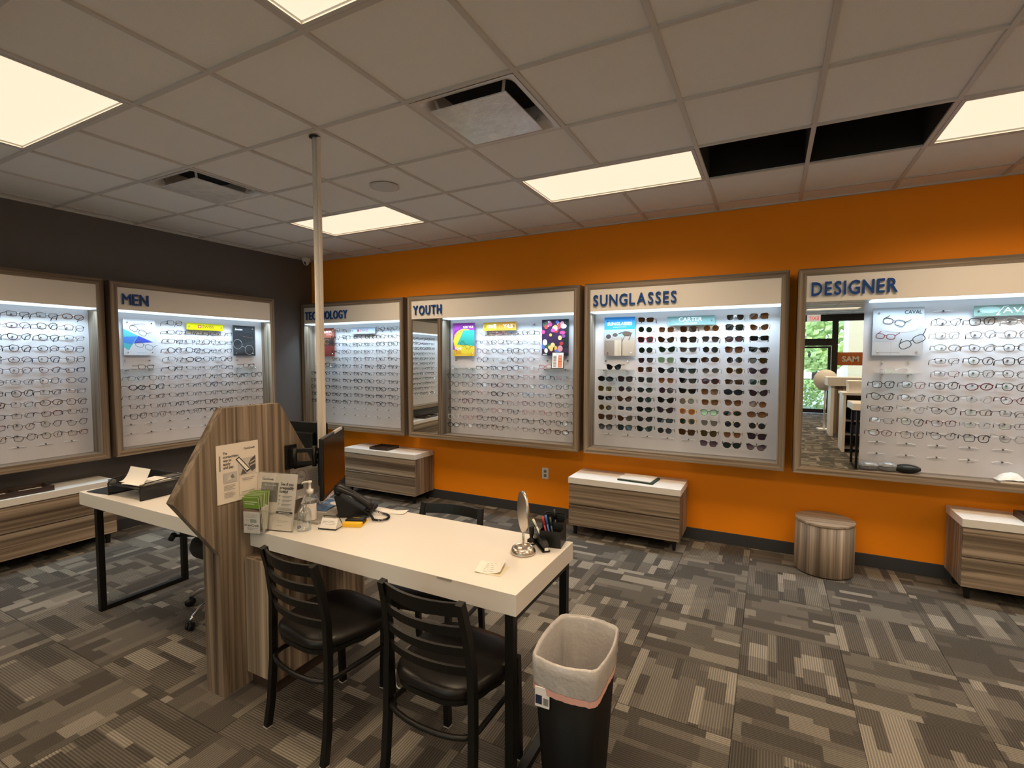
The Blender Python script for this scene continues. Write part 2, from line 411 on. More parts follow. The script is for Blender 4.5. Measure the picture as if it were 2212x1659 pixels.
struct(box('baseboard_right', M_BASE, RX - .012, RX, RY, -.012, 0, .102))

# storefront wall, seen only in the wall mirror
M_ALU = mat('dark_bronze_aluminium', (.018, .016, .014), .4, .3)
FY = RY
wf = struct(MB().box(-.1, RX + .1, FY - .12, FY, 2.72, H + .4).box(-.1, 1.0, FY - .12, FY, -.1, 2.72).box(9.2, RX + .1, FY - .12, FY, -.1, 2.72).build('wall_front', M_ALU))
mull = [1.0, 2.6, 4.2, 5.9, 7.04, 9.08]
for k, x in enumerate(mull): struct(box('trim_%d' % (k + 3), M_ALU, x, x + (.15 if x > 5 else .08), FY - .10, FY + .02, 0, 2.72))
struct(box('trim_9', M_ALU, 1.0, 5.9, FY - .1, FY, 0, .12)); struct(box('trim_10', M_ALU, 7.19, 9.08, FY - .1, FY, 0, .12))
WG = glassy('window_glass', (.93, .97, .95), .02)
wins = [(1.08, 2.6), (2.68, 4.2), (4.28, 5.9), (7.19, 9.08)]
for k, (a, b_) in enumerate(wins):
    wi = struct(box('window_%d' % (k + 1), M_ALU, a, b_, FY - .08, FY - .04, .12, .16))
    box('window_pane', WG, a, b_, FY - .066, FY - .056, .16, 2.72, wi)
wi = struct(box('window_5', M_ALU, 6.05, 7.04, FY - .08, FY - .02, 2.0, 2.215))
box('window_pane', WG, 6.05, 7.04, FY - .066, FY - .056, 2.215, 2.72, wi)
dr = struct(MB().box(6.06, 6.13, FY - .07, FY - .02, 0.01, 1.99).box(6.95, 7.03, FY - .07, FY - .02, 0.01, 1.99).box(6.13, 6.95, FY - .07, FY - .02, 0.01, .13).box(6.13, 6.95, FY - .07, FY - .02, 1.93, 1.99).build('door_1', M_ALU))
box('door_glass', WG, 6.13, 6.95, FY - .05, FY - .042, .13, 1.93, dr)
hb = MB().tube([(6.18, FY + .03, 1.02), (6.92, FY + .03, 1.02)], .015).box(6.14, 6.2, FY - .02, FY + .03, .99, 1.05).box(6.9, 6.94, FY - .02, FY + .03, .99, 1.05)
hb.build('push_bar', M_ALU, dr)
t = thing('door_decal', 'white business hours lettering on the glass entrance door', 'sign', (6.36, FY - .052, 1.2))
art([('o', .5, .25, .46, .24, .006, (90, 110, 105)), ('t', 'Open Hours', .18, .34, .05, (70, 90, 90), .6), ('l', .1, .31, .9, .31, .004, (90, 110, 105)), ('t', 'Sat 10:00am - 4:00pm', .1, .22, .04, (70, 90, 90), .8), ('t', '12:00pm - 5:00pm', .25, .13, .04, (70, 90, 90), .62),
     ('p', [(.15, .75), (.25, .62), (.35, .78), (.25, .95)], (60, 75, 75)), ('p', [(.2, .75), (.25, .68), (.3, .78), (.25, .88)], (240, 245, 245)), ('l', .4, .6, .9, .56, .01, (60, 75, 75))], 'lettering', t, .5, .7)
t = thing('window_banner', 'orange banner with white capital letters across the front window', 'banner', (7.2, FY - .12, 1.43))
box('banner_cloth', flat((205, 96, 40)), 0, 1.7, 0, .004, 0, .38, t)
b = MB(); vs_, fs, wd = text_geo('SAM', .22, .004, 1, .006); b.add([(v[0] * 1.0 + .11, v[1] + .002, v[2] + .11) for v in vs_], fs); b.build('lettering', flat((250, 240, 230)), t)
t = thing('exit_sign', 'white exit sign with red letters hung above the entrance door', 'sign', (6.72, FY + .25, 2.70), PI)
box('housing', mat('lit_sign_face', (.8, .78, .74), .4, emit=(1, .9, .8), es=.45), 0, .34, 0, .05, 0, .2, t, .004); box('mount', mat('white_plastic', (.75, .74, .7), .4), .12, .22, .01, .04, .2, .215, t)
b = MB(); vs_, fs, wd = text_geo('EXIT', .15, .001, 1, .001); b.add([(v[0] * .26 / wd + .04, v[1] - .002, v[2] + .045) for v in vs_], fs)
b.build('lettering', mat('exit_red', (.8, .02, .02), .4, emit=(1, .05, .03), es=.7), t)
# outside
struct(box('ground', mat('pale_concrete', (.5, .5, .47), .9, noise=.15, nscale=3), -12, 24, -40, FY - .14, -.2, -.06))
M_LEAF = mat('hedge_leaf', (.45, .60, .22), .7, noise=.5, nscale=9)
def bush(x, y, r, h, label, nm='hedge_shrub', grp='shrubs outside the entrance'):
    rr = random.Random(int(x * 10)); b = MB()
    for k in range(700):
        a = rr.random() * 2 * PI; q = math.sqrt(rr.random()); z = rr.random()
        rad = r * (1 - .5 * z) * q; px, py, pz = x + rad * math.cos(a), y + rad * math.sin(a), -.04 + h * z
        n = Vector((rr.uniform(-1, 1), rr.uniform(-1, 1), rr.uniform(-.2, 1))).normalized(); t1 = n.orthogonal().normalized(); t2 = n.cross(t1); s_ = .07
        c = Vector((px, py, pz)); b.add([c - t1 * s_, c + t2 * s_ * .5, c + t1 * s_, c - t2 * s_ * .5], [(0, 1, 2, 3)])
    return tag(b.build(nm, M_LEAF, fix=False), label, 'shrub', grp)
for k, (x, y, r, h) in enumerate(((6.55, -15.4, .75, .95), (5.0, -15.6, .7, 1.0), (8.3, -15.9, .6, .7))):
    bush(x, y, r, h, 'green leafy shrub outside the glass entrance, %s' % ('straight behind the door', 'left of the door', 'right of the door')[k])
for k, (x, y, r, h) in enumerate(((3.0, -26, 2.0, 5), (7.6, -27, 2.2, 4.8), (12.4, -28, 2.2, 5.5))):
    b = MB(); rr = random.Random(k)
    for q in range(1600):
        a = rr.random() * 2 * PI; z = rr.random(); rad = r * math.sqrt(rr.random()) * math.sin(PI * (.15 + .8 * z)); c = Vector((x + rad * math.cos(a), y + rad * math.sin(a), 1.0 + h * z))
        n = Vector((rr.uniform(-1, 1), rr.uniform(-1, 1), rr.uniform(-.2, 1))).normalized(); t1 = n.orthogonal().normalized(); t2 = n.cross(t1); s_ = .22
        b.add([c - t1 * s_, c + t2 * s_ * .6, c + t1 * s_, c - t2 * s_ * .6], [(0, 1, 2, 3)])
    t = thing('tree', 'leafy green tree across the car park, %s of three' % ('leftmost', 'middle', 'rightmost')[k], 'tree', group='trees across the car park')
    b.build('crown', M_LEAF, t, fix=False); MB().tube([(x, y, -.1), (x, y, 2.5)], .14).build('trunk', M_DARKBR, t)
t = thing('porch_column', 'white square porch column outside the front window', 'column', (7.62, -15.0, -.06))
box('shaft', flat((245, 245, 245)), -.06, .06, -.06, .06, 0, 3.1, t); box('plinth', flat((235, 235, 235)), -.09, .09, -.09, .09, 0, .2, t)
t = thing('brick_building', 'tan brick building wall beyond the porch column', 'building', (7.93, -17.0, -.06))
box('wall', mat('tan_brick', (.62, .5, .34), .9, noise=.1, nscale=20), 0, 6, -.2, 0, 0, 3.2, t); box('fascia', flat((240, 225, 195)), -.1, 6.1, -.24, .05, 3.2, 3.5, t)

# reception furniture behind the photographer, seen in the wall mirror
t = thing('reception_counter', 'white and wood reception counter by the entrance, seen in the mirror', 'counter', (6.6, -8.6, 0))
box('top', M_WHITE, -.07, 1.9, -.05, .65, 1.06, 1.24, t, .004); box('side_panel', M_WHITE, 0, .06, 0, .6, 0, 1.06, t); box('front_panel', WZ, .06, 1.8, .5, .58, .06, 1.06, t)
t = thing('shelf_unit', 'white low shelf unit with dark open shelves, seen in the mirror', 'shelf', (6.6, -6.55, 0))
box('side_panel', M_WHITE, 0, .04, 0, .56, 0, 1.0, t); box('side_panel', M_WHITE, 1.6, 1.64, 0, .56, 0, 1.0, t); box('back_panel', M_BLKPL, .04, 1.6, 0, .02, .06, 1.0, t); box('top', M_WHITE, -.02, 1.66, -.02, .58, 1.0, 1.04, t)
for z in (.06, .3, .54, .78): box('shelf', mat('grey_board', (.2, .19, .18), .6), .04, 1.6, .02, .55, z, z + .02, t)
for k in range(3):
    for q in range(2):
        tt = thing('storage_bin', 'dark blue storage bin, %s column, %s shelf of the white unit' % (('left', 'middle', 'right')[k], ('lower', 'upper')[q]), 'bin', (6.72 + .5 * k, -6.45, .325 + .24 * q), group='dark blue bins in the white shelf unit')
        box('tub', mat('navy_plastic', (.01, .015, .06), .4), 0, .4, 0, .4, 0, .14, tt, .01); box('lid', M_BLKPL, -.008, .408, -.008, .408, .14, .155, tt)
t = thing('paper_box', 'white cardboard box on top of the white shelf unit', 'box', (6.68, -6.4, 1.04)); box('carton', M_PAPER, 0, .7, 0, .35, 0, .2, t); box('lid', M_PAPER, -.01, .71, -.01, .36, .15, .205, t)
t = thing('bar_table', 'tall white table with black sled legs, seen in the mirror', 'table', (6.54, -5.0, 0))
box('tabletop', M_WHITE, 0, 1.6, 0, .6, .88, .98, t, .003)
for x in (.05, 1.5):
    MB().tube([(x + .02, .05, .88), (x + .02, .05, .02), (x + .02, .55, .02), (x + .02, .55, .88)], .016, sq=True).build('leg_frame', M_BLKMET, t)
t = thing('disc_stand', 'round white disc on a floor stand, seen in the wall mirror', 'stand', (6.58, -8.95, 0))
MB().lathe([(0.001, -.02), (.23, -.02), (.24, 0), (.23, .02), (.001, .02)], seg=36).xf(Matrix.Translation((0, 0, 1.14)) @ Matrix.Rotation(PI / 2, 4, 'X')).build('disc', M_WHITE, t)
MB().tube([(0, -.05, .02), (0, -.05, 1.1)], .02).build('pole', M_WHITE, t)
MB().prism([(-.14, -.2), (.14, -.2), (.1, .1), (-.1, .1)], 'z', 0, .03).build('base', M_WHITE, t)

# ------------------------------------------------------------------ ceiling fixtures
ordn = ['first', 'second', 'third', 'fourth', 'fifth', 'sixth', 'seventh', 'eighth', 'ninth', 'tenth', 'eleventh', 'twelfth', 'thirteenth']
LL = {(-6, 3): 'lit ceiling panel behind the white pole, nearest the room corner', (-2, 3): 'lit ceiling panel left of the dark ceiling openings', (2, 3): 'lit ceiling panel right of the dark ceiling openings, at the right edge',
      (-6, -1): 'large lit ceiling panel at the left edge of the picture', (-2, -1): 'lit ceiling panel cut off by the top edge of the picture'}
rowsn = {3: 'row nearest the orange wall', -1: 'second row from the orange wall', -5: 'third row from the orange wall', -9: 'fourth row from the orange wall', -13: 'row nearest the shop front'}
fr_me = None
for n, (i, j) in enumerate(LIGHTS):
    lab = LL.get((i, j), 'lit ceiling panel, %s from the charcoal wall in the %s' % (ordn[(i + 6) // 4], rowsn[j]))
    t = thing('ceiling_light', lab, 'ceiling light', (gx(i), gy(j), H), group='flush ceiling light panels')
    if fr_me is None:
        b = MB(); W2 = 2 * T
        for q in ((.014, .034, .014, T - .014), (W2 - .034, W2 - .014, .014, T - .014), (.034, W2 - .034, .014, .034), (.034, W2 - .034, T - .034, T - .014)): b.box(*q, -.002, .05)
        b.box(.014, W2 - .014, .014, T - .014, .05, .06); fr_me = b.mesh('frame', M_BAR); df_me = MB().box(.035, W2 - .035, .035, T - .035, .012, .022).mesh('diffuser', M_PANEL)
    inst('frame', fr_me, t); inst('diffuser', df_me, t)
    ld = bpy.data.lights.new('panel_lamp', 'AREA'); ld.shape = 'RECTANGLE'; ld.size = 2 * T - .08; ld.size_y = T - .08
    ld.energy = PANEL_W; ld.color = PANEL_COL; ld.spread = math.radians(146)
    lo = bpy.data.objects.new('panel_lamp', ld); C.objects.link(lo); lo.parent = t; lo.location = (T, T / 2, .008)
def vent(i, j, lab):
    t = thing('ceiling_vent', lab, 'vent', (gx(i), gy(j), H), group='square ceiling air diffusers')
    n = 8; R0 = []
    def rr(hw, r, z):
        pts = []
        for cx, cy, a0 in ((hw - r, hw - r, 0), (-hw + r, hw - r, 90), (-hw + r, -hw + r, 180), (hw - r, -hw + r, 270)):
            for k in range(5):
                a = math.radians(a0 + k * 22.5); pts.append((T / 2 + cx + r * math.cos(a), T / 2 + cy + r * math.sin(a), z))
        return pts
    rings = [rr(.292, .004, -.003), rr(.27, .02, -.004), rr(.255, .06, .012), rr(.235, .09, .045), rr(.225, .1, .11)]
    b = MB(); m_ = len(rings[0]); b.add([p for r_ in rings for p in r_], [(a * m_ + k, a * m_ + (k + 1) % m_, (a + 1) * m_ + (k + 1) % m_, (a + 1) * m_ + k) for a in range(len(rings) - 1) for k in range(m_)], 0, True)
    b.build('shroud', mat('vent_metal', (.62, .58, .54), .3, .2), t, fix=False)
    b = MB(); b.add(rings[-1], [tuple(range(m_))]); b.build('duct_opening', M_VOID, t, fix=False)
    box('face_plate', mat('vent_plate', (.66, .65, .66), .22, .1, noise=.30, nscale=16, bump=1.0, bscale=28), T / 2 - .215, T / 2 + .215, T / 2 - .215, T / 2 + .215, -.028, -.022, t)
    for sx, sy in ((-1, -1), (1, -1), (1, 1), (-1, 1)): MB().tube([(T / 2 + sx * .18, T / 2 + sy * .18, -.022), (T / 2 + sx * .2, T / 2 + sy * .2, .04)], .008, 6).build('clip', mat('vent_clip', (.6, .6, .6), .3), t)
vent(*VENTS[0], 'square ceiling diffuser wrapped in wrinkled clear plastic, nearest the lit panels')
vent(*VENTS[1], 'square ceiling diffuser over the left half, above the MEN display')
t = thing('ceiling_speaker', 'round flush white ceiling speaker between the lit panels', 'speaker', (2.875, -1.80, H))
MB().lathe([(.001, -.006), (.085, -.006), (.1, -.001), (.1, .002)], seg=32).build('grille', mat('speaker_grille', (.62, .60, .60), .8, noise=.2, nscale=400), t)
MB().lathe([(.098, -.003), (.107, -.003), (.107, .002), (.098, .002)], seg=32).build('rim', M_BAR, t)
t = thing('security_camera', 'small white dome security camera in the ceiling corner', 'camera', (.16, -.22, H))
MB().lathe([(.001, 0), (.05, 0), (.052, -.02), (.045, -.045), (.001, -.045)][::-1], seg=20).build('base', M_WHITE, t)
MB().lathe([(.001, -.095), (.02, -.09), (.036, -.07), (.042, -.045), (.04, -.03)], seg=20).build('housing', M_WHITE, t)
MB().lathe([(.001, 0), (.02, 0), (.02, .012), (.001, .012)], seg=16).xf(Matrix.Translation((.022, -.028, -.07)) @ Matrix.Rotation(math.radians(-35), 4, 'Z') @ Matrix.Rotation(math.radians(115), 4, 'X')).build('lens', M_BLKPL, t)
t = thing('power_pole', 'thin white power pole rising from the desks to the ceiling', 'pole', (3.09, -2.627, 0))
MB().tube([(0, 0, .0), (0, 0, H)], .0165, 16).build('conduit', mat('pole_enamel', (.72, .68, .62), .35), t)
box('raceway', mat('raceway_white', (.70, .62, .54), .5), .014, .030, -.002, .016, 1.0, H, t, .002)
MB().lathe([(.018, H - .004), (.032, H - .004), (.032, H - .0005), (.018, H - .0005)], seg=24).build('collar', M_VOID, t)
t = thing('wall_outlet', 'white duplex power outlet on the orange wall', 'outlet', (3.40, 0, .44))
box('cover_plate', MATS['white_plastic'], -.036, .036, -.006, 0, -.058, .058, t, .002)
for z in (-.022, .022): MB().lathe([(.001, 0), (.016, 0), (.016, .002), (.001, .002)], seg=16).xf(Matrix.Translation((0, -.006, z)) @ Matrix.Rotation(PI / 2, 4, 'X')).build('socket', mat('socket_grey', (.25, .22, .2), .5), t)

tag(box('junction_plate', M_ORANGE, 4.605, 4.70, -.004, 0, 2.33, 2.43, bev=.001), 'orange painted junction plate above the SUNGLASSES display', 'plate')

# ------------------------------------------------------------------ eyewear
SH = {  # half width, half height, exponent, bottom taper, outer lift, flat-top cut, frame thickness
    'rectangular': (.0265, .0165, 4.2, .10, .002, 9, .0022), 'round': (.0235, .0225, 2.0, 0, 0, 9, .0018), 'square': (.0265, .021, 3.4, .16, .002, 9, .0030),
    'cat-eye': (.0275, .0195, 2.5, .26, .0085, 9, .0032), 'aviator': (.027, .0225, 2.5, .26, -.001, .8, .0018), 'oval': (.0275, .0185, 2.1, 0, 0, 9, .0040),
    'angular': (.0265, .021, 2.0, .08, .001, .8, .0035), 'flat-top': (.028, .0195, 3.0, .28, .003, .62, .0038), 'keyhole': (.025, .0215, 2.5, .14, .003, 9, .0030)}
GM = {}
def outline(shape, off):
    hw, hh, n, tp, lift, cut, th = SH[shape]; pts = []
    N = 8 if shape == 'angular' else 20
    for k in range(N):
        a = 2 * PI * (k + (.5 if N == 8 else 0)) / N; c, s_ = math.cos(a), math.sin(a); e = 2 / n
        x = (hw + off) * math.copysign(abs(c) ** e, c); z = (hh + off) * math.copysign(abs(s_) ** e, s_)
        if N == 8: x *= 1.06; z *= 1.06
        x *= 1 - tp * (.5 - z / (2 * hh)); z = min(z, cut * hh + off) if cut < 5 else z
        if z > 0: z += lift * (x / hw) * (z / hh)
        pts.append((x, z))
    return pts
def eyewear_meshes(shape, bold):
    k = (shape, bold)
    if k in GM: return GM[k]
    hw, hh, n, tp, lift, cut, th = SH[shape]; th = th * (1.2 if bold else .8)
    cx = hw + .0085; b = MB(); wrap = lambda x: 1.9 * x * x
    for sg in (-1, 1):
        oi, oo = outline(shape, 0), outline(shape, th); m_ = len(oi); vv = []
        for lst, y in ((oo, -.0018), (oi, -.0018), (oi, .0018), (oo, .0018)):
            for x, z in lst: X = sg * (cx + x); vv.append((X, y + wrap(X), z))
        fs = []
        for L_ in range(4):
            for q in range(m_): fs.append((L_ * m_ + q, L_ * m_ + (q + 1) % m_, ((L_ + 1) % 4) * m_ + (q + 1) % m_, ((L_ + 1) % 4) * m_ + q))
        b.add(vv, fs, 0, False)
    zt = hh * .35; bt = .0016 if not bold else .0028
    b.tube([(-.0105, .001, zt - .003), (-.004, 0, zt + .001), (.004, 0, zt + .001), (.0105, .001, zt - .003)], bt, 6)
    xo = cx + hw + th; yo = wrap(xo); zo = hh * .45 + lift
    for sg in (-1, 1):
        b.box(min(sg * (xo - .004), sg * (xo + .0035)), max(sg * (xo - .004), sg * (xo + .0035)), yo - .002, yo + .004, zo - .0025, zo + .0025)
        b.tube([(sg * .009, .002, -.002), (sg * .0075, .008, -.006)], .0016, 5)
    fm = b.mesh('frame_front', mat('spec_black', (.01, .01, .01), .25))
    l = MB(); pts = outline(shape, .0004); l.add([(cx + x, wrap(cx + x), z) for x, z in pts], [tuple(range(len(pts)))]); lm = l.mesh('lens', M_LENS)
    l = MB(); tk = .0019 if not bold else .0028; x_ = xo + .002
    l.tube([(x_, yo, zo), (x_ + .001, .09, zo), (x_ - .002, .112, zo - .008), (x_ - .004, .126, zo - .028)], [tk, tk, tk * 1.1, tk * 1.2], 5)
    tm = l.mesh('temple', mat('spec_black', (.01, .01, .01), .25))
    GM[k] = (fm, lm, tm); return GM[k]
FC = {'black': (.008, .008, .009), 'tortoiseshell': (.07, .028, .010), 'brown': (.10, .045, .02), 'gunmetal': (.10, .10, .11), 'silver': (.55, .55, .55), 'gold': (.55, .36, .12), 'red': (.45, .03, .03),
      'navy': (.015, .025, .09), 'grey': (.22, .22, .23), 'clear': (.55, .58, .6), 'pink': (.5, .25, .25), 'green': (.05, .12, .06), 'mint': (.30, .5, .42), 'amber': (.6, .32, .08), 'burgundy': (.12, .02, .04), 'blue': (.10, .22, .45), 'purple': (.10, .05, .14), 'white': (.7, .7, .7), 'teal': (.02, .06, .07)}
def fmat(c): 
    met = c in ('silver', 'gold', 'gunmetal')
    return mat('frame_' + c, FC[c], .25, .8 if met else 0)
def smat(c, c2=None):
    """tinted sunglass lens, optional vertical gradient"""
    LC = {'black': (.010, .012, .014), 'grey': (.035, .037, .045), 'brown': (.07, .032, .012), 'green': (.012, .03, .02), 'purple': (.05, .03, .05), 'blue': (.02, .03, .06), 'olive': (.07, .055, .012), 'orange': (.35, .15, .06),
          'mint': (.25, .45, .36), 'silver': (.22, .22, .22), 'light': (.30, .30, .27), 'teal': (.03, .05, .055)}
    k = 'tint_' + c + ('_gradient' if c2 else '')
    if k in MATS: return MATS[k]
    m = mat(k, tuple(v * .55 for v in LC[c]), .08, 0, .35)
    if c2:
        nt = m.node_tree; t_ = nt.nodes.new('ShaderNodeTexCoord'); s_ = nt.nodes.new('ShaderNodeSeparateXYZ'); r = nt.nodes.new('ShaderNodeMapRange'); mx = nt.nodes.new('ShaderNodeMix'); mx.data_type = 'RGBA'
        nt.links.new(t_.outputs['Object'], s_.inputs[0]); nt.links.new(s_.outputs['Z'], r.inputs[0]); r.inputs[1].default_value = -.02; r.inputs[2].default_value = .015
        mx.inputs[6].default_value = (*[min(1, v * 1.8 + .025) for v in LC[c]], 1); mx.inputs[7].default_value = (*LC[c], 1)
        nt.links.new(r.outputs[0], mx.inputs[0]); nt.links.new(mx.outputs[2], nt.nodes['Principled BSDF'].inputs['Base Color'])
    return m
RR = random.Random(11)
def eyewear(M_, name, lab, grp, shape, fc, lens=None, bold=True, cat=None, grad=False, tilt=0, yaw=0, pitch=0):
    fm, lm, tm = eyewear_meshes(shape, bold)
    t = thing(name, lab, cat or ('sunglasses' if lens else 'eyeglasses'), group=grp)
    t.matrix_world = M_ @ Matrix.Scale(1.07, 4) @ Matrix.Rotation(yaw, 4, 'Z') @ Matrix.Rotation(tilt, 4, 'Y') @ Matrix.Rotation(pitch, 4, 'X')
    fmt = fmat(fc)
    for nm, me, sx in (('frame_front', fm, 1), ('lens', lm, 1), ('lens', lm, -1), ('temple', tm, 1), ('temple', tm, -1)):
        o = inst(nm, me, t, scale=(sx, 1, 1) if sx < 0 else None)
        o.material_slots[0].link = 'OBJECT'
        o.material_slots[0].material = (smat(lens, grad) if lens else M_LENS) if nm == 'lens' else fmt
    return t

# ------------------------------------------------------------------ display cases
Z0, Z1 = .733, 2.331; IB, IT = .790, 2.277; HB = 2.074; D = .2; BK = .035
def zrow(k): return 1.981 - .0895 * k
peg_me = MB().tube([(0, -BK, 0), (0, -BK - .014, -.002)], .0058, 8, 0).tube([(0, -BK - .010, -.001), (0, -.150, .0)], .0018, 6, 1)
peg_me.tube([(-.055, -BK - .006, -.006), (-.03, -BK - .010, -.001), (0, -BK - .012, 0), (.03, -BK - .010, -.001), (.055, -BK - .006, -.006)], .0017, 5, 2)
peg_me = peg_me.mesh('peg', [mat('peg_cap', (.06, .06, .06), .4), M_CLEAR, mat('frosted_acrylic', (.86, .86, .88), .3)])
def case(word, L_, M_, lab, cols, rows_skip, mirror=None, zoff=0, signletters=True):
    """word on header, L_ outer width, M_ world matrix of the case, cols = list of column x, rows_skip(r, c) True where nothing hangs"""
    t = thing('display_case', lab, 'display case'); t.matrix_world = M_
    fb = .0565
    rail = lambda z0, z1, nm: MB().prism([(0, z0 if nm == 'b' else z1), (fb, z1 if nm == 'b' else z0), (L_ - fb, z1 if nm == 'b' else z0), (L_, z0 if nm == 'b' else z1)], 'y', -D, -.012).build('frame_rail', WX, t)
    rail(Z0, IB, 'b'); rail(IT, Z1, 't')
    MB().prism([(0, Z0), (fb, IB), (fb, IT), (0, Z1)], 'y', -D, -.012).build('frame_stile', WZ, t)
    MB().prism([(L_, Z0), (L_ - fb, IB), (L_ - fb, IT), (L_, Z1)], 'y', -D, -.012).build('frame_stile', WZ, t)
    x0 = fb; mw = 0
    if mirror: mw = mirror
    box('header', M_HEAD, fb, L_ - fb, -D + .004, -.012, HB, IT, t)
    box('led_strip', M_LED, fb + mw + (.06 if mw else 0), L_ - fb, -D + .012, -.055, HB - .013, HB - .001, t)
    ld = bpy.data.lights.new('led_lamp', 'AREA'); ld.shape = 'RECTANGLE'; ld.size = L_ - 2 * fb - (mw + .06 if mw else 0) - .02; ld.size_y = .05
    ld.energy = LED_W * ld.size / 1.55; ld.color = LED_COL; ld.spread = math.radians(112)
    lo = bpy.data.objects.new('led_lamp', ld); C.objects.link(lo); lo.parent = t; lo.location = (fb + (mw + .06 if mw else 0) + .01 + ld.size / 2, -.158, HB - .015)
    box('back_board', M_BACK, fb + mw + (.06 if mw else 0), L_ - fb, -BK, -.012, IB, HB, t)
    if signletters:
        gl = [text_geo(ch, .105 / .73, .007, 1, 0 if ch == 'M' else .002) for ch in word[0]]
        ws = [max(v[0] for v in g[0]) - min(v[0] for v in g[0]) for g in gl]
        fx = (word[1] - word[2] * (len(gl) - 1)) / sum(ws); x = fb + .033
        for (vs_, fs, wd), w_ in zip(gl, ws):
            mn = min(v[0] for v in vs_)
            MB().add([(x + (v[0] - mn) * fx, v[1] - D - .007, v[2] + 2.122) for v in vs_], fs).build('letter', M_BLUE, t, fix=False)
            x += w_ * fx + word[2]
    for r in range(13):
        for c, cx in enumerate(cols):
            if rows_skip(r, c): continue
            inst('peg', peg_me, t, (cx, 0, zrow(r) + .004))
    return t
def shelf(t, x0, x1):
    box('glass_shelf', glassy('shelf_acrylic', (.92, .97, .97), .12), x0, x1, -.175, -BK, 1.527, 1.531, t)
    for x in (x0 + .05, x1 - .05): MB().tube([(x, -BK, 1.515), (x, -.12, 1.521)], .006, 8).build('shelf_pin', M_CHROME, t)
    for x in (x0 + .05, x1 - .05): MB().tube([(x, -BK, 1.61), (x, -BK - .02, 1.61)], .008, 10).build('shelf_pin', M_CHROME, t)
def poster(M_, x0, x1, z0, z1, lab, base, items, nm='poster', cat='poster', y=-.07, pins=True):
    W, Hh = x1 - x0, z1 - z0
    t = thing(nm, lab, cat); t.matrix_world = M_ @ Matrix.Translation((x0, y, z0))
    box('panel', flat(base, .3), 0, W, 0, .005, 0, Hh, t)
    if items: art(items, 'print', t, W, Hh, -.0006)
    if pins:
        yb = -y - BK
        ps = ((.12, .08), (.88, .08), (.12, .9), (.88, .9)) if Hh > .15 else ((.06, .5), (.94, .5))
        for px, pz in ps: MB().tube([(px * W, -.006, pz * Hh), (px * W, yb, pz * Hh)], .006, 10).build('standoff', M_CHROME, t)
    return t
def T_(x, y=0): return Matrix.Translation((x, y, 0))
M_TECH, M_YOU, M_SUN, M_DES = T_(.02), T_(1.768), T_(3.880), T_(5.628)
R90 = Matrix.Rotation(PI / 2, 4, 'Z')
LS = Matrix.Translation((0, 0, .008)) @ Matrix.Scale(.992, 4, Vector((0, 0, 1)))
M_MEN = Matrix.Translation((0, -2.385, 0)) @ R90
M_WOM = Matrix.Translation((0, -4.125, 0)) @ R90
RN = ['top', 'second', 'third', 'fourth', 'fifth', 'sixth', 'seventh', 'eighth', 'ninth', 'tenth', 'eleventh', 'twelfth', 'bottom']
def pos(n, tot):
    if n == 0: return 'leftmost'
    if n == tot - 1: return 'rightmost'
    if n <= (tot - 1) / 2: return ordn[n] + ' from left'
    return ordn[tot - 1 - n] + ' from right'

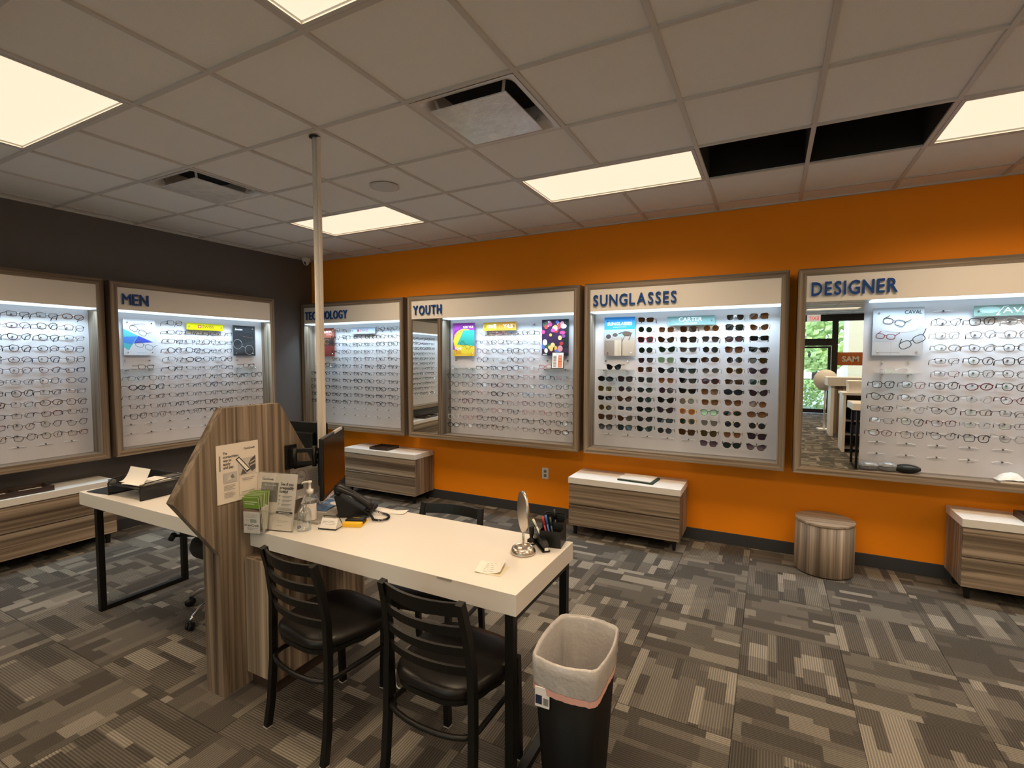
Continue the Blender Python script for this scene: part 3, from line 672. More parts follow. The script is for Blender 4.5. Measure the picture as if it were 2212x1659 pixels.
# sunglasses wall
SUNC = [4.085 + .1827 * k - 3.880 for k in range(8)]
SUN = {  # (row, col): frame colour, shape, lens, gradient, bold
 0: {2: ('black', 'rectangular', 'brown', 0, 1), 6: ('silver', 'aviator', 'grey', 0, 0), 7: ('brown', 'square', 'brown', 1, 0)},
 1: {2: ('clear', 'round', 'green', 0, 0), 3: ('clear', 'square', 'brown', 1, 0), 4: ('tortoiseshell', 'square', 'brown', 0, 1), 5: ('gold', 'round', 'brown', 1, 0), 6: ('black', 'square', 'teal', 0, 1), 7: ('gold', 'cat-eye', 'brown', 1, 0)},
 2: {2: ('red', 'square', 'purple', 0, 1), 3: ('tortoiseshell', 'cat-eye', 'brown', 0, 1), 4: ('tortoiseshell', 'square', 'grey', 0, 1), 5: ('black', 'aviator', 'grey', 1, 1), 6: ('black', 'angular', 'purple', 1, 1), 7: ('black', 'rectangular', 'black', 0, 1)},
 3: {2: ('black', 'round', 'green', 0, 0), 3: ('green', 'cat-eye', 'green', 0, 1), 4: ('grey', 'flat-top', 'grey', 1, 1), 5: ('gunmetal', 'round', 'grey', 0, 0), 6: ('brown', 'square', 'brown', 1, 1), 7: ('black', 'flat-top', 'black', 0, 1)},
 4: {2: ('black', 'aviator', 'purple', 0, 0), 3: ('mint', 'square', 'mint', 0, 1), 4: ('black', 'flat-top', 'black', 0, 1), 5: ('brown', 'oval', 'brown', 0, 0), 6: ('silver', 'round', 'grey', 0, 0), 7: ('black', 'aviator', 'olive', 0, 1)},
 5: {2: ('pink', 'square', 'brown', 0, 0), 3: ('black', 'cat-eye', 'black', 0, 1), 4: ('teal', 'flat-top', 'teal', 0, 1), 5: ('silver', 'angular', 'grey', 1, 0), 6: ('gold', 'keyhole', 'brown', 0, 0), 7: ('purple', 'cat-eye', 'purple', 0, 1)},
 6: {0: ('black', 'oval', 'black', 0, 1), 1: ('black', 'square', 'purple', 0, 1), 2: ('grey', 'square', 'grey', 0, 0), 3: ('pink', 'aviator', 'brown', 1, 1), 4: ('black', 'flat-top', 'black', 0, 1), 5: ('burgundy', 'angular', 'purple', 0, 1), 6: ('brown', 'rectangular', 'brown', 0, 1), 7: ('silver', 'square', 'green', 0, 0)},
 7: {0: ('gold', 'square', 'olive', 0, 0), 1: ('gunmetal', 'round', 'purple', 0, 0), 2: ('gunmetal', 'angular', 'teal', 0, 0), 3: ('burgundy', 'round', 'purple', 0, 1), 4: ('black', 'flat-top', 'black', 0, 1), 5: ('brown', 'square', 'brown', 1, 0), 6: ('black', 'oval', 'blue', 0, 1), 7: ('black', 'cat-eye', 'purple', 0, 1)},
 8: {0: ('black', 'rectangular', 'black', 0, 1), 1: ('brown', 'cat-eye', 'brown', 0, 1), 2: ('black', 'round', 'green', 0, 1), 3: ('black', 'cat-eye', 'black', 0, 1), 4: ('gold', 'round', 'silver', 0, 1), 5: ('gold', 'square', 'brown', 1, 0), 6: ('tortoiseshell', 'keyhole', 'brown', 1, 0), 7: ('burgundy', 'round', 'brown', 1, 0)},
 9: {0: ('gold', 'round', 'olive', 0, 0), 1: ('silver', 'rectangular', 'blue', 0, 0), 2: ('black', 'angular', 'black', 0, 1), 3: ('black', 'cat-eye', 'purple', 0, 1), 4: ('amber', 'keyhole', 'orange', 0, 1), 5: ('green', 'keyhole', 'mint', 1, 1), 6: ('pink', 'oval', 'green', 0, 0), 7: ('tortoiseshell', 'oval', 'brown', 1, 1)},
 10: {0: ('tortoiseshell', 'square', 'brown', 0, 1), 1: ('tortoiseshell', 'cat-eye', 'brown', 0, 1), 2: ('black', 'cat-eye', 'grey', 0, 0), 3: ('black', 'rectangular', 'teal', 0, 1), 4: ('amber', 'keyhole', 'green', 0, 0), 5: ('silver', 'aviator', 'silver', 0, 0), 6: ('gold', 'round', 'blue', 0, 0), 7: ('grey', 'round', 'grey', 0, 1)},
 11: {0: ('black', 'keyhole', 'grey', 1, 1), 1: ('black', 'square', 'teal', 0, 1), 2: ('black', 'cat-eye', 'green', 0, 1), 3: ('black', 'round', 'grey', 0, 0), 4: ('tortoiseshell', 'square', 'brown', 0, 1), 5: ('tortoiseshell', 'keyhole', 'olive', 0, 1), 6: ('gold', 'aviator', 'brown', 1, 0), 7: ('black', 'square', 'purple', 0, 1)},
 12: {5: ('black', 'square', 'purple', 1, 0), 6: ('black', 'angular', 'teal', 0, 1), 7: ('black', 'cat-eye', 'purple', 1, 1)}}
GS = {}
def hang(M_, cx, r, jit=1):
    return M_ @ Matrix.Translation((cx + RR.uniform(-.005, .005) * jit, -.181, zrow(r) + RR.uniform(-.003, .003) * jit))
for r, row in SUN.items():
    cs = sorted(row)
    for n, c in enumerate(cs):
        fc, sh, ln, gr, bo = row[c]
        eyewear(hang(M_SUN, SUNC[c], r), 'sunglasses', '%s %s sunglasses, %s in the %s row under the SUNGLASSES sign' % (fc, sh, pos(n, len(cs)), RN[r]), 'sunglasses on the sunglasses wall', sh, fc, ln, bool(bo), grad=bool(gr), tilt=RR.uniform(-.03, .05), yaw=RR.uniform(-.06, .06), pitch=RR.uniform(-.08, .05))
case(('SUNGLASSES', .746, .018), 1.69, M_SUN, 'wood framed lit wall case under the word SUNGLASSES, full of sunglasses', SUNC, lambda r, c: (r < 6 and c < 2) or (r == 0 and c in (3, 4, 5)))
ts = [o for o in C.objects if o.name.startswith('display_case')][-1]; shelf(ts, .117, .43)
poster(M_SUN, .157, .449, 1.660, 2.024, 'blue and sand poster printed SUNGLASSES, inside the sunglasses case', (182, 168, 152),
  [('r', 0, .68, 1, 1, (40, 132, 205)), ('r', 0, .48, 1, .68, (150, 180, 205)), ('t', 'SUNGLASSES', .1, .79, .04, (240, 245, 250), .8, .0012), ('l', .28, .74, .72, .74, .002, (240, 245, 250)),
   ('r', 0, 0, .34, .4, (140, 124, 112)), ('r', .34, 0, .45, .46, (196, 178, 158)), ('r', .47, 0, .56, .46, (188, 170, 150)), ('r', .6, 0, 1, .42, (176, 158, 140)), ('r', 0, .4, 1, .5, (168, 158, 150)), ('l', .58, 0, .58, .46, .006, (90, 78, 70)), ('l', .70, .55, .58, .36, .005, (70, 60, 55)), ('l', .9, .6, .8, .4, .008, (90, 75, 65)),
   ('e', .14, .5, .1, .07, (70, 62, 66)), ('o', .14, .5, .1, .07, .003, (200, 205, 215)), ('e', .36, .54, .1, .06, (80, 72, 76)), ('o', .36, .54, .1, .06, .003, (200, 205, 215)), ('l', .46, .57, .7, .63, .006, (60, 52, 48)), ('e', .74, .57, .14, .06, (88, 70, 58))])
poster(M_SUN, .739, 1.135, 1.930, 2.010, 'grey green sign plate with white capitals at the top of the SUNGLASSES display', (112, 142, 142),
  [('p', [(0, 0), (.25, .3), (.5, .1), (1, 0)], (128, 152, 148)), ('t', 'CARTER', .24, .42, .052, (245, 248, 248), .5, .0006), ('t', 'EYEWEAR', .36, .12, .02, (225, 230, 230), .28)], 'sign_plate', 'sign')
eyewear(M_SUN @ Matrix.Translation((.27, -.14, 1.554)), 'sunglasses', 'black cat-eye sunglasses standing alone on the clear shelf', None, 'cat-eye', 'black', 'black', True, tilt=0, pitch=.05)

# optical frames: deterministic variety per case
def optical(M_, cols, present, word, palette, shapes, seed, grp):
    rr = random.Random(seed)
    for r in range(13):
        cs = [c for c in range(len(cols)) if present(r, c)]
        for n, c in enumerate(cs):
            fc = rr.choice(palette); sh = rr.choice(shapes); bo = rr.random() < .55
            eyewear(hang(M_, cols[c], r), 'eyeglasses', '%s %s eyeglasses, %s in the %s row of the %s display' % (fc, sh, pos(n, len(cs)), RN[r], word), grp, sh, fc, None, bo, tilt=rr.uniform(-.06, .06), yaw=rr.uniform(-.10, .10), pitch=rr.uniform(-.10, .06))
PM = ['black', 'black', 'black', 'gunmetal', 'gunmetal', 'tortoiseshell', 'brown', 'navy', 'black']
SHM = ['rectangular', 'rectangular', 'rectangular', 'square', 'keyhole', 'rectangular', 'oval']
# MEN
MENC = [-2.19 + .1755 * k + 2.385 for k in range(8)]
def pm(r, c):
    if r == 0: return c == 2
    if r < 6: return 2 <= c <= 5
    return r < 11
tm = case(('MEN', .215, .012), 1.658, M_MEN, 'wood framed lit wall case under the word MEN', MENC, lambda r, c: (r < 6 and (c < 2 or c > 5)) or (r == 0 and c in (3, 4, 5)))
shelf(tm, .122, .422); shelf(tm, 1.23, 1.51)
optical(M_MEN, MENC, pm, 'MEN', PM, SHM, 21, 'eyeglass frames in the MEN display')
poster(M_MEN, .150, .423, 1.660, 2.005, 'pale poster with teal and blue triangles, in the MEN display', (196, 196, 202),
  [('t', 'CARTER', .33, .83, .026, (70, 75, 82), .36), ('p', [(0, .72), (.45, .54), (.15, .14), (0, .22)], (70, 160, 165)), ('p', [(0, .5), (.42, .52), (.25, .3), (0, .34)], (58, 110, 180)), ('p', [(.45, .54), (.92, .37), (.3, .33)], (50, 70, 170))]
  + spectacle_art(.45, .68, .034, -.5, (30, 30, 34), .273, .345) + spectacle_art(.62, .26, .034, -.3, (90, 80, 90), .273, .345) + [('l', .38, .07, .68, .07, .002, (120, 120, 125))])
poster(M_MEN, .723, 1.109, 1.930, 2.000, 'bright yellow sign plate at the top of the MEN display', (186, 178, 12),
  [('r', .30, .3, .39, .72, (150, 40, 40)), ('r', .335, .38, .355, .64, (240, 235, 220)), ('r', .32, .47, .37, .55, (240, 235, 220)), ('t', 'SWISS', .41, .32, .04, (130, 60, 40), .32, .0004)], 'sign_plate', 'sign')
poster(M_MEN, 1.224, 1.492, 1.660, 2.003, 'dark charcoal poster of round spectacles, in the MEN display', (38, 40, 44),
  [('t', 'SWISS', .08, .84, .022, (210, 210, 212), .34, .0006), ('p', [(0, .3), (1, .55), (1, .2), (0, .05)], (52, 55, 60)), ('l', .3, .66, .9, .6, .003, (150, 110, 100))] + spectacle_art(.5, .70, .032, -.15, (18, 18, 20), .268, .343)
  + [('o', .18, .38, .2, .16, .003, (190, 185, 178)), ('o', .70, .2, .2, .16, .003, (190, 185, 178)), ('l', .36, .32, .52, .28, .003, (190, 185, 178))])
eyewear(M_MEN @ Matrix.Translation((.30, -.14, 1.549)), 'eyeglasses', 'black rectangular eyeglasses on the left clear shelf of the MEN display', None, 'rectangular', 'black', None, True)
eyewear(M_MEN @ Matrix.Translation((1.36, -.14, 1.549)), 'eyeglasses', 'black rectangular eyeglasses on the right clear shelf of the MEN display', None, 'rectangular', 'black', None, True)
# WOMEN (cropped by the left edge)
WOMC = [-3.875 + .1755 * k + 4.125 for k in range(8)]
tw = case(('WOMEN', .36, .014), 1.694, M_WOM, 'wood framed lit wall case cut off by the left edge', WOMC, lambda r, c: (r < 6 and c < 2))
optical(M_WOM, WOMC, lambda r, c: r < 12 and c >= 3, 'leftmost', ['black', 'black', 'gunmetal', 'burgundy', 'tortoiseshell', 'brown', 'navy', 'gunmetal'], SHM + ['cat-eye'], 31, 'eyeglass frames in the leftmost display')
# TECHNOLOGY
TEC = [.235 + .1845 * k - .02 for k in range(8)]
tt = case(('TECHNOLOGY', .733, .014), 1.69, M_TECH, 'wood framed lit wall case under the word TECHNOLOGY, behind the white pole', TEC, lambda r, c: (r < 6 and c < 2) or (r == 0 and c in (3, 4, 5)))
shelf(tt, .12, .47)
optical(M_TECH, TEC, lambda r, c: (r == 0 and c in (2, 6, 7)) or (0 < r < 6 and c >= 2) or 6 <= r < 11, 'TECHNOLOGY', PM, SHM, 41, 'eyeglass frames in the TECHNOLOGY display')
poster(M_TECH, .165, .450, 1.656, 2.020, 'rust red poster printed SAFETY behind the white pole', (150, 78, 62),
  [('r', 0, 0, 1, .38, (118, 44, 40)), ('r', 0, .38, 1, .66, (58, 38, 34)), ('t', 'SAFETY', .3, .82, .04, (245, 240, 238), .58, .0012), ('l', .5, .76, .85, .76, .003, (230, 220, 215)), ('o', .55, .52, .16, .09, .004, (180, 130, 70)), ('e', .8, .5, .14, .07, (40, 28, 26))])
poster(M_TECH, .75, 1.14, 1.936, 2.013, 'pale grey sign plate with red lettering on the TECHNOLOGY display', (168, 180, 196), [('r', .26, .3, .34, .7, (170, 70, 80)), ('t', 'SWISS', .37, .3, .045, (150, 90, 105), .36, .0004)], 'sign_plate', 'sign')
eyewear(M_TECH @ Matrix.Translation((.36, -.14, 1.549)), 'eyeglasses', 'black square eyeglasses on the clear shelf under the SAFETY poster', None, 'square', 'black', None, True)
# YOUTH
YOUC = [2.376 + .1823 * k - 1.768 for k in range(8)]
ty = case(('YOUTH', .388, .016), 2.062, M_YOU, 'wood framed lit wall case under the word YOUTH, with a narrow mirror', YOUC, lambda r, c: (r < 6 and (c < 2 or c > 5)) or (r == 0 and c in (2, 3, 4)), mirror=.362)
box('divider', WZ, .418, .478, -D, -.012, IB, HB, ty)
mir = box('mirror', M_MIRROR, 0, .362, 0, .006, IB + .002, HB - .002, ty); mir.location = (.0565, -D + .012, 0); mir.rotation_euler = (0, 0, math.radians(2.6))
shelf(ty, .51, .82); shelf(ty, 1.62, 1.94)
PY = ['black', 'black', 'navy', 'grey', 'pink', 'blue', 'burgundy', 'tortoiseshell', 'gunmetal', 'clear', 'brown', 'black']
optical(M_YOU, YOUC, lambda r, c: (0 < r < 6 and 2 <= c <= 5) or 6 <= r < 13, 'YOUTH', PY, ['rectangular', 'oval', 'rectangular', 'keyhole', 'round', 'square'], 51, 'eyeglass frames in the YOUTH display')
poster(M_YOU, .532, .816, 1.659, 2.021, 'purple, teal and yellow poster with spectacles, in the YOUTH display', (150, 62, 160),
  [('p', [(0, .0), (1, .0), (1, .3), (.9, .18), (.5, .1), (0, .2)], (215, 175, 40)), ('p', [(.02, .45), (.1, .66), (.28, .78), (.5, .83), (.75, .80), (.98, .70), (.98, .12), (.6, .07), (.3, .12), (.1, .25)], (214, 194, 56)), ('p', [(.2, .35), (.5, .78), (1, .78), (1, .3)], (40, 150, 140)), ('t', 'FAB YRS', .48, .85, .03, (250, 240, 250), .46, .001), ('t', 'LOVE', .1, .2, .03, (250, 240, 240), .3, .001), ('r', .08, .06, .4, .16, (200, 150, 40))]
  + spectacle_art(.3, .76, .028, .5, (60, 30, 60), .284, .362) + spectacle_art(.6, .32, .03, -.45, (70, 60, 30), .284, .362))
poster(M_YOU, .927, 1.324, 1.928, 2.017, 'orange and mustard sign plate at the top of the YOUTH display', (206, 150, 60),
  [('r', 0, 0, .42, 1, (196, 160, 40)), ('t', 'GEN', .12, .32, .05, (245, 235, 215), .18, .0006), ('r', .32, .28, .40, .78, (250, 250, 250)), ('t', '?', .34, .34, .045, (90, 90, 90)), ('t', 'Y4.5', .62, .3, .055, (250, 245, 240), .28, .0012), ('l', .5, .2, .5, .8, .001, (240, 220, 190))], 'sign_plate', 'sign')
rr = random.Random(5); its = [('r', .82, 0, 1, 1, (16, 28, 30)), ('r', 0, 0, 1, .2, (60, 30, 60))]
cols_ = [(170, 50, 45), (235, 225, 220), (190, 60, 120), (220, 190, 120), (90, 110, 190), (120, 60, 130), (230, 170, 60), (60, 90, 70), (205, 140, 150), (240, 240, 245)]
for q in range(34):
    cx, cy = rr.uniform(.05, .82), rr.uniform(.08, .93); its.append(('e', cx, cy, rr.uniform(.05, .11), rr.uniform(.04, .09), cols_[q % 10]))
its += [('r', 0, 0, 1, .06, (24, 20, 28)), ('r', .04, .015, .2, .045, (210, 210, 215))]
poster(M_YOU, 1.618, 1.906, 1.663, 2.024, 'dark poster with a crowd of multicoloured spots, in the YOUTH display', (58, 40, 70), its)
t = thing('price_card', 'white framed price card with orange column on the YOUTH shelf', 'card'); t.matrix_world = M_YOU @ Matrix.Translation((1.755, -.15, 1.533)) @ Matrix.Rotation(-.12, 4, 'X')
box('holder', flat((40, 42, 46)), 0, .13, .0, .006, 0, .165, t, .002); art([('r', .05, .04, .95, .96, (244, 242, 240)), ('t', 'PRICES', .32, .85, .014, (90, 90, 95), .36)] + [('r', .14, .1 + .09 * k, .4, .15 + .09 * k, (150, 150, 155)) for k in range(8)] + [('r', .55, .08, .84, .8, (226, 100, 40))] + [('r', .6, .11 + .09 * k, .8, .13 + .09 * k, (255, 235, 220)) for k in range(8)], 'print', t, .13, .165, -.001)
eyewear(M_YOU @ Matrix.Translation((1.68, -.13, 1.549)), 'eyeglasses', 'red rectangular eyeglasses on the clear shelf beside the price card', None, 'rectangular', 'red', None, True)
eyewear(M_YOU @ Matrix.Translation((.61, -.13, 1.549)), 'eyeglasses', 'pale clear eyeglasses on the shelf under the purple poster', None, 'rectangular', 'clear', None, True)
# DESIGNER
DEC = [6.193 + .1805 * k - 5.628 for k in range(8)]
td = case(('DESIGNER', .536, .016), 2.07, M_DES, 'wood framed lit wall case under the word DESIGNER, with a tall mirror', DEC, lambda r, c: (1 <= r < 6 and c < 2) or (r == 0 and (c < 2 or c > 2)), mirror=.362)
box('divider', WZ, .37, .415, -D + .03, -.012, IB, HB, td); box('filler_board', M_BACK, .40, .4785, -BK, -.012, IB, HB, td)
box('mirror', M_MIRROR, .0568, .4335, -D + .012, -D + .018, IB + .002, HB - .002, td)
shelf(td, .53, .79)
optical(M_DES, DEC, lambda r, c: (1 <= r < 6 and 2 <= c < 6) or (6 <= r < 11 and c < 6), 'DESIGNER', ['black', 'black', 'gunmetal', 'grey', 'burgundy', 'silver', 'tortoiseshell', 'black'], ['rectangular', 'cat-eye', 'cat-eye', 'square', 'oval', 'keyhole'], 61, 'eyeglass frames in the DESIGNER display')
poster(M_DES, .506, .812, 1.661, 2.018, 'silver grey poster of spectacles on blocks, in the DESIGNER display', (172, 174, 180),
  [('r', 0, 0, 1, .3, (176, 172, 172)), ('l', 0, .3, 1, .3, .003, (150, 150, 155)), ('l', .38, 0, .38, .3, .002, (150, 150, 155)), ('l', 0, .46, 1, .6, .002, (160, 162, 168)), ('e', .55, .58, .36, .1, (176, 180, 190)), ('t', 'CAVAL', .62, .86, .04, (30, 30, 34), .34, .0004), ('l', .1, .06, .55, .06, .002, (90, 90, 95))]
  + spectacle_art(.42, .7, .03, -.25, (25, 25, 28), .306, .357, .0045) + spectacle_art(.26, .40, .026, -.1, (110, 60, 60), .306, .357, .006) + spectacle_art(.78, .28, .036, .5, (40, 40, 44), .306, .357, .0055))
poster(M_DES, 1.088, 1.50, 1.934, 2.010, 'grey green sign plate with white brush script on the DESIGNER display', (118, 142, 134),
  [('p', [(0, 0), (.3, .6), (.6, .3), (1, 0)], (100, 122, 112)), ('e', .2, .6, .14, .3, (150, 172, 168)), ('l', .29, .1, .38, .85, .004, (245, 250, 248)), ('l', .38, .85, .44, .9, .004, (245, 250, 248)), ('l', .29, .1, .34, .2, .004, (245, 250, 248)), ('t', 'AVAL', .37, .28, .055, (245, 250, 248), .45)], 'sign_plate', 'sign')
eyewear(M_DES @ Matrix.Translation((.65, -.13, 1.546)), 'eyeglasses', 'pale crystal eyeglasses on the clear shelf of the DESIGNER display', None, 'oval', 'clear', None, True)
def soft_case(x, y, z, L2, w2, h2, rz, m_, lab, grp, nm='eyeglass_case'):
    t = thing(nm, lab, 'case', (x, y, z), rz, grp)
    prof = []
    for k in range(9):
        u = k / 8; s_ = (math.sin(PI * min(max(u, .02), .98))) ** .35; prof.append((u * L2 - L2 / 2, s_))
    g = []
    for xx, s_ in prof: g.append([(xx, w2 / 2 * s_ * math.cos(a), h2 / 2 + h2 / 2 * s_ * math.sin(a)) for a in [2 * PI * q / 12 for q in range(13)]])
    MB().sheet(g).build('shell', m_, t); MB().tube([(p[0], -w2 / 2 * p[1] * 1.01, h2 / 2) for p in prof], .0015, 5).build('seam', M_BLKPL, t)
    return t
gcs = mat('plastic_wrapped_grey', (.22, .23, .25), .15, 0, .8, noise=.5, nscale=40)
soft_case(5.628 + .50, -.125, .79, .15, .07, .066, .05, gcs, 'grey plastic wrapped case at the left foot of the DESIGNER board', None)
soft_case(5.628 + .62, -.120, .79, .13, .07, .075, -.05, gcs, 'grey plastic wrapped case between two others on the DESIGNER ledge', None)
soft_case(5.628 + .74, -.120, .79, .16, .08, .066, 0, M_BLKPL, 'glossy black case on the DESIGNER ledge', None)
M_CLOTH = mat('white_packet', (.75, .73, .70), .35, noise=.15, nscale=60)
for k in range(2):
    x = 6.86 + .16 * k; t = thing('cloth_packet', 'white plastic packet of cloths, %s on the DESIGNER ledge' % ('leftmost' if k == 0 else 'rightmost'), 'packet', (x, -.13, .79), .05, 'white packets on the ledge')
    rr = random.Random(k); g = [[(i / 8 * .15, (j - 3) / 3 * .05, .012 + .055 * math.sin(PI * i / 8) ** .5 * math.cos((j - 3) / 3 * 1.4) + rr.uniform(-.003, .003)) for j in range(7)] for i in range(9)]
    MB().sheet(g).build('wrapper', M_CLOTH, t, fix=False); box('card', M_PAPER, .01, .14, -.045, .045, 0, .012, t)

# ------------------------------------------------------------------ low chests
def chest(x, y, rz, L_, dp, h, lab, leg_h=.095):
    t = thing('drawer_chest', lab, 'chest', (x, y, 0), rz)
    b0 = leg_h; tp = h - .055
    box('body', WZ, 0, L_, -dp + .022, -.02, b0, tp, t, .001)
    zz = (b0, (b0 + tp) / 2 - .004, (b0 + tp) / 2 + .004, tp - .004)
    for z0, z1 in ((zz[0], zz[1]), (zz[2], zz[3])):
        MB().prism([(-dp + .004, z0 + .0), (-dp + .004, z1 - .012), (-dp + .014, z1), (-dp + .022, z1), (-dp + .022, z0)], 'x', .003, L_ - .003).build('drawer', WX, t)
    box('top', M_WHITE, -.004, L_ + .004, -dp, -.015, tp, h, t, .0015)
    for lx in (.05, L_ - .05):
        for ly in (-dp + .06, -.07): MB().prism([(lx - .02, b0), (lx + .02, b0), (lx + .012, 0), (lx - .012, 0)], 'y', ly - .012, ly + .012).build('leg', M_BLKMET, t)
    return t
chest(.925, 0, 0, 1.055, .365, .563, 'low wood chest with white top under the TECHNOLOGY display')
chest(3.82, 0, 0, .99, .43, .54, 'low wood chest with white top under the SUNGLASSES display')
chest(6.632, 0, 0, 1.06, .375, .56, 'low wood chest with white top at the right edge')
chest(0, -3.95, PI / 2, 1.49, .335, .56, 'long low wood chest with white top against the charcoal wall')
def tray(x, y, z, L_, w_, h, rz, lab, dividers=True):
    t = thing('display_tray', lab, 'tray', (x, y, z), rz)
    b = MB().box(0, L_, 0, w_, 0, .006)
    for q in ((0, L_, 0, .01), (0, L_, w_ - .01, w_), (0, .01, .01, w_ - .01), (L_ - .01, L_, .01, w_ - .01)): b.box(*q, .006, h)
    b.build('tray_body', M_DARKBR, t)
    if dividers: box('divider', M_DARKBR, L_ / 2 - .004, L_ / 2 + .004, .01, w_ - .01, .006, h * .8, t)
    return t
tray(1.29, -.33, .563, .26, .22, .032, .05, 'dark brown tray on the chest under the TECHNOLOGY display', False)
tray(.30, -3.30, .56, .43, .20, .04, PI / 2, 'dark brown divided tray on the long chest by the charcoal wall')
for k in range(2):
    tag(box('white_card', M_PAPER, .14, .24, -3.26 + .22 * k, -3.12 + .22 * k, .572, .575), 'white card lying in the brown tray, %s of two' % ('left' if k == 0 else 'right'), 'card', 'white cards in the brown tray')
tray(6.96, -.36, .56, .34, .24, .04, 0, 'dark brown tray on the chest at the right edge')
tag(box('white_card', M_PAPER, 7.0, 7.12, -.34, -.2, .572, .575), 'white card in the tray at the right edge', 'card')
t = thing('display_pad', 'white topped dark pad on the chest under the SUNGLASSES display', 'pad', (4.255, -.33, .54), -.08)
MB().prism([(-.002, -.008), (.318, -.012), (.318, .22), (-.002, .22)], 'z', 0, .014).build('base', mat('dark_green_felt', (.02, .04, .03), .8), t); box('cover', M_WHITE, 0, .296, 0, .222, .014, .021, t, .001)
# ottoman
t = thing('wood_ottoman', 'round wood laminate drum stool against the orange wall', 'stool', (5.853, -.235, 0))
MB().lathe([(.198, .008), (.2, .012), (.198, .385)], seg=48).build('drum', WZ, t)
MB().lathe([(.001, .385), (.199, .385), (.2, .387), (.2, .403), (.198, .405), (.001, .405)], seg=48).build('top', WX, t)
MB().lathe([(.15, 0), (.185, 0), (.185, .008), (.15, .008)], seg=32).build('glide_ring', M_BLKPL, t)

# ------------------------------------------------------------------ work station
t = thing('divider_panel', 'arrow shaped wood laminate divider between the two desks', 'divider', (3.15, -3.10, 0))
pts = [(-.19, 0), (-.187, .70), (-.39, .998), (-.155, 1.40), (.155, 1.40), (.39, .998), (.187, .70), (.19, 0)]
MB().prism(pts, 'x', -.05, 0).build('panel', WZ, t, .0012)
box('stem', WZ, -.13, -.0505, -.19, .19, .0, .80, t, .001)
t = thing('desk_pedestal', 'wood laminate pedestal cabinet under the main desk', 'cabinet', (3.153, -3.155, 0))
box('carcass', WZ, .0, .20, 0, .60, .06, .655, t, .001); box('door', WZ, .008, .19, -.016, -.001, .07, .65, t, .001); box('plinth', M_DARKBR, .01, .19, .01, .58, 0, .06, t)
def desk(x0, x1, y0, y1, lab, legx, yo=.055, z0=.698, z1=.78):
    t = thing('desk', lab, 'desk', ((x0 + x1) / 2, (y0 + y1) / 2, 0)); cx, cy = (x0 + x1) / 2, (y0 + y1) / 2
    box('desktop', M_WHITE, x0 - cx, x1 - cx, y0 - cy, y1 - cy, z0, z1, t, .0015)
    ya, yb = y0 - cy + yo, y1 - cy - .035
    for lx in legx:
        X = lx - cx
        for yy in (ya, yb): box('leg', M_BLKMET, X - .0175, X + .0175, yy - .0175, yy + .0175, 0, z0, t, .001)
        box('floor_bar', M_BLKMET, X - .0175, X + .0175, ya + .0175, yb - .0175, 0, .03, t); box('top_bar', M_BLKMET, X - .0175, X + .0175, ya + .0175, yb - .0175, z0 - .03, z0, t)
    return t
desk(3.154, 4.650, -3.135, -2.545, 'main white desk with black sled legs, right of the divider', [4.62], .020)
desk(1.535, 3.018, -3.19, -2.59, 'white desk left of the arrow shaped divider', [1.645])
box('grey_tape', mat('duct_tape', (.35, .34, .30), .5), 4.30, 4.37, -3.1362, -3.1352, .772, .779)
tag(bpy.data.objects['grey_tape'], 'small strip of grey tape on the front desk edge', 'tape')
# flyer on divider
def flyer(y0, z0, W, Hh, x, lab, items, base=(226, 216, 205), nm='flyer'):
    t = thing(nm, lab, 'flyer', (x, y0, z0), PI / 2)
    box('sheet', flat(base), 0, W, -.0012, 0, 0, Hh, t); art(items, 'print', t, W, Hh, -.0018); return t
G1, G2, G3 = (60, 62, 66), (150, 148, 146), (196, 190, 184)
flyer(-3.294, .942, .216, .283, 3.152, 'black and white flyer reading The contactless way to apply and pay',
  [('t', 'The', .15, .83, .018, G1, .1, .0004), ('t', 'contactless', .15, .77, .018, G1, .36, .0004), ('t', 'way to', .15, .71, .018, G1, .19, .0004), ('t', 'apply', .15, .65, .018, G1, .17, .0004), ('t', 'and pay.', .15, .59, .018, G1, .25, .0004), ('r', .06, .56, .09, .82, (120, 122, 128)), ('t', 'CareCredit', .64, .87, .014, G1, .27, .0003),
   ('r', .5, .44, .92, .72, G3), ('p', [(.44, .72), (.52, .76), (.8, .5), (.7, .46)], (40, 42, 46)), ('p', [(.47, .715), (.52, .735), (.76, .515), (.70, .49)], (235, 230, 222)), ('p', [(.74, .6), (.8, .68), (.92, .74), (.92, .5), (.82, .46)], (80, 76, 74)), ('l', .78, .62, .9, .66, .006, (190, 180, 172)), ('l', .78, .57, .92, .6, .006, (190, 180, 172)), ('p', [(.55, .44), (.6, .54), (.7, .44)], (90, 86, 84)),
   ('r', .15, .35, .46, .52, (186, 182, 178)), ('p', [(.22, .39), (.36, .49), (.4, .42)], (120, 118, 118)), ('p', [(.22, .39), (.28, .48), (.34, .4)], (210, 206, 200))]
  + [('r', .15, .10 + .025 * k, .15 + (.26 if k % 3 else .2), .108 + .025 * k, G2) for k in range(9) if k != 4] + [('l', .5, .08, .95, .08, .0012, G2), ('l', .95, .08, .95, .42, .0012, G2), ('l', .95, .42, .5, .42, .0012, G2), ('l', .5, .42, .5, .08, .0012, G2), ('r', .56, .36, .88, .37, G2), ('r', .6, .33, .84, .34, G2), ('r', .56, .13, .88, .14, G2)])
box('grey_tape', M_CLEAR, 3.1502, 3.1506, -3.20, -3.14, 1.215, 1.24); tag(bpy.data.objects['grey_tape.001'], 'clear tape holding the top of the flyer', 'tape')
bpy.data.objects['grey_tape.001'].name = 'clear_tape'
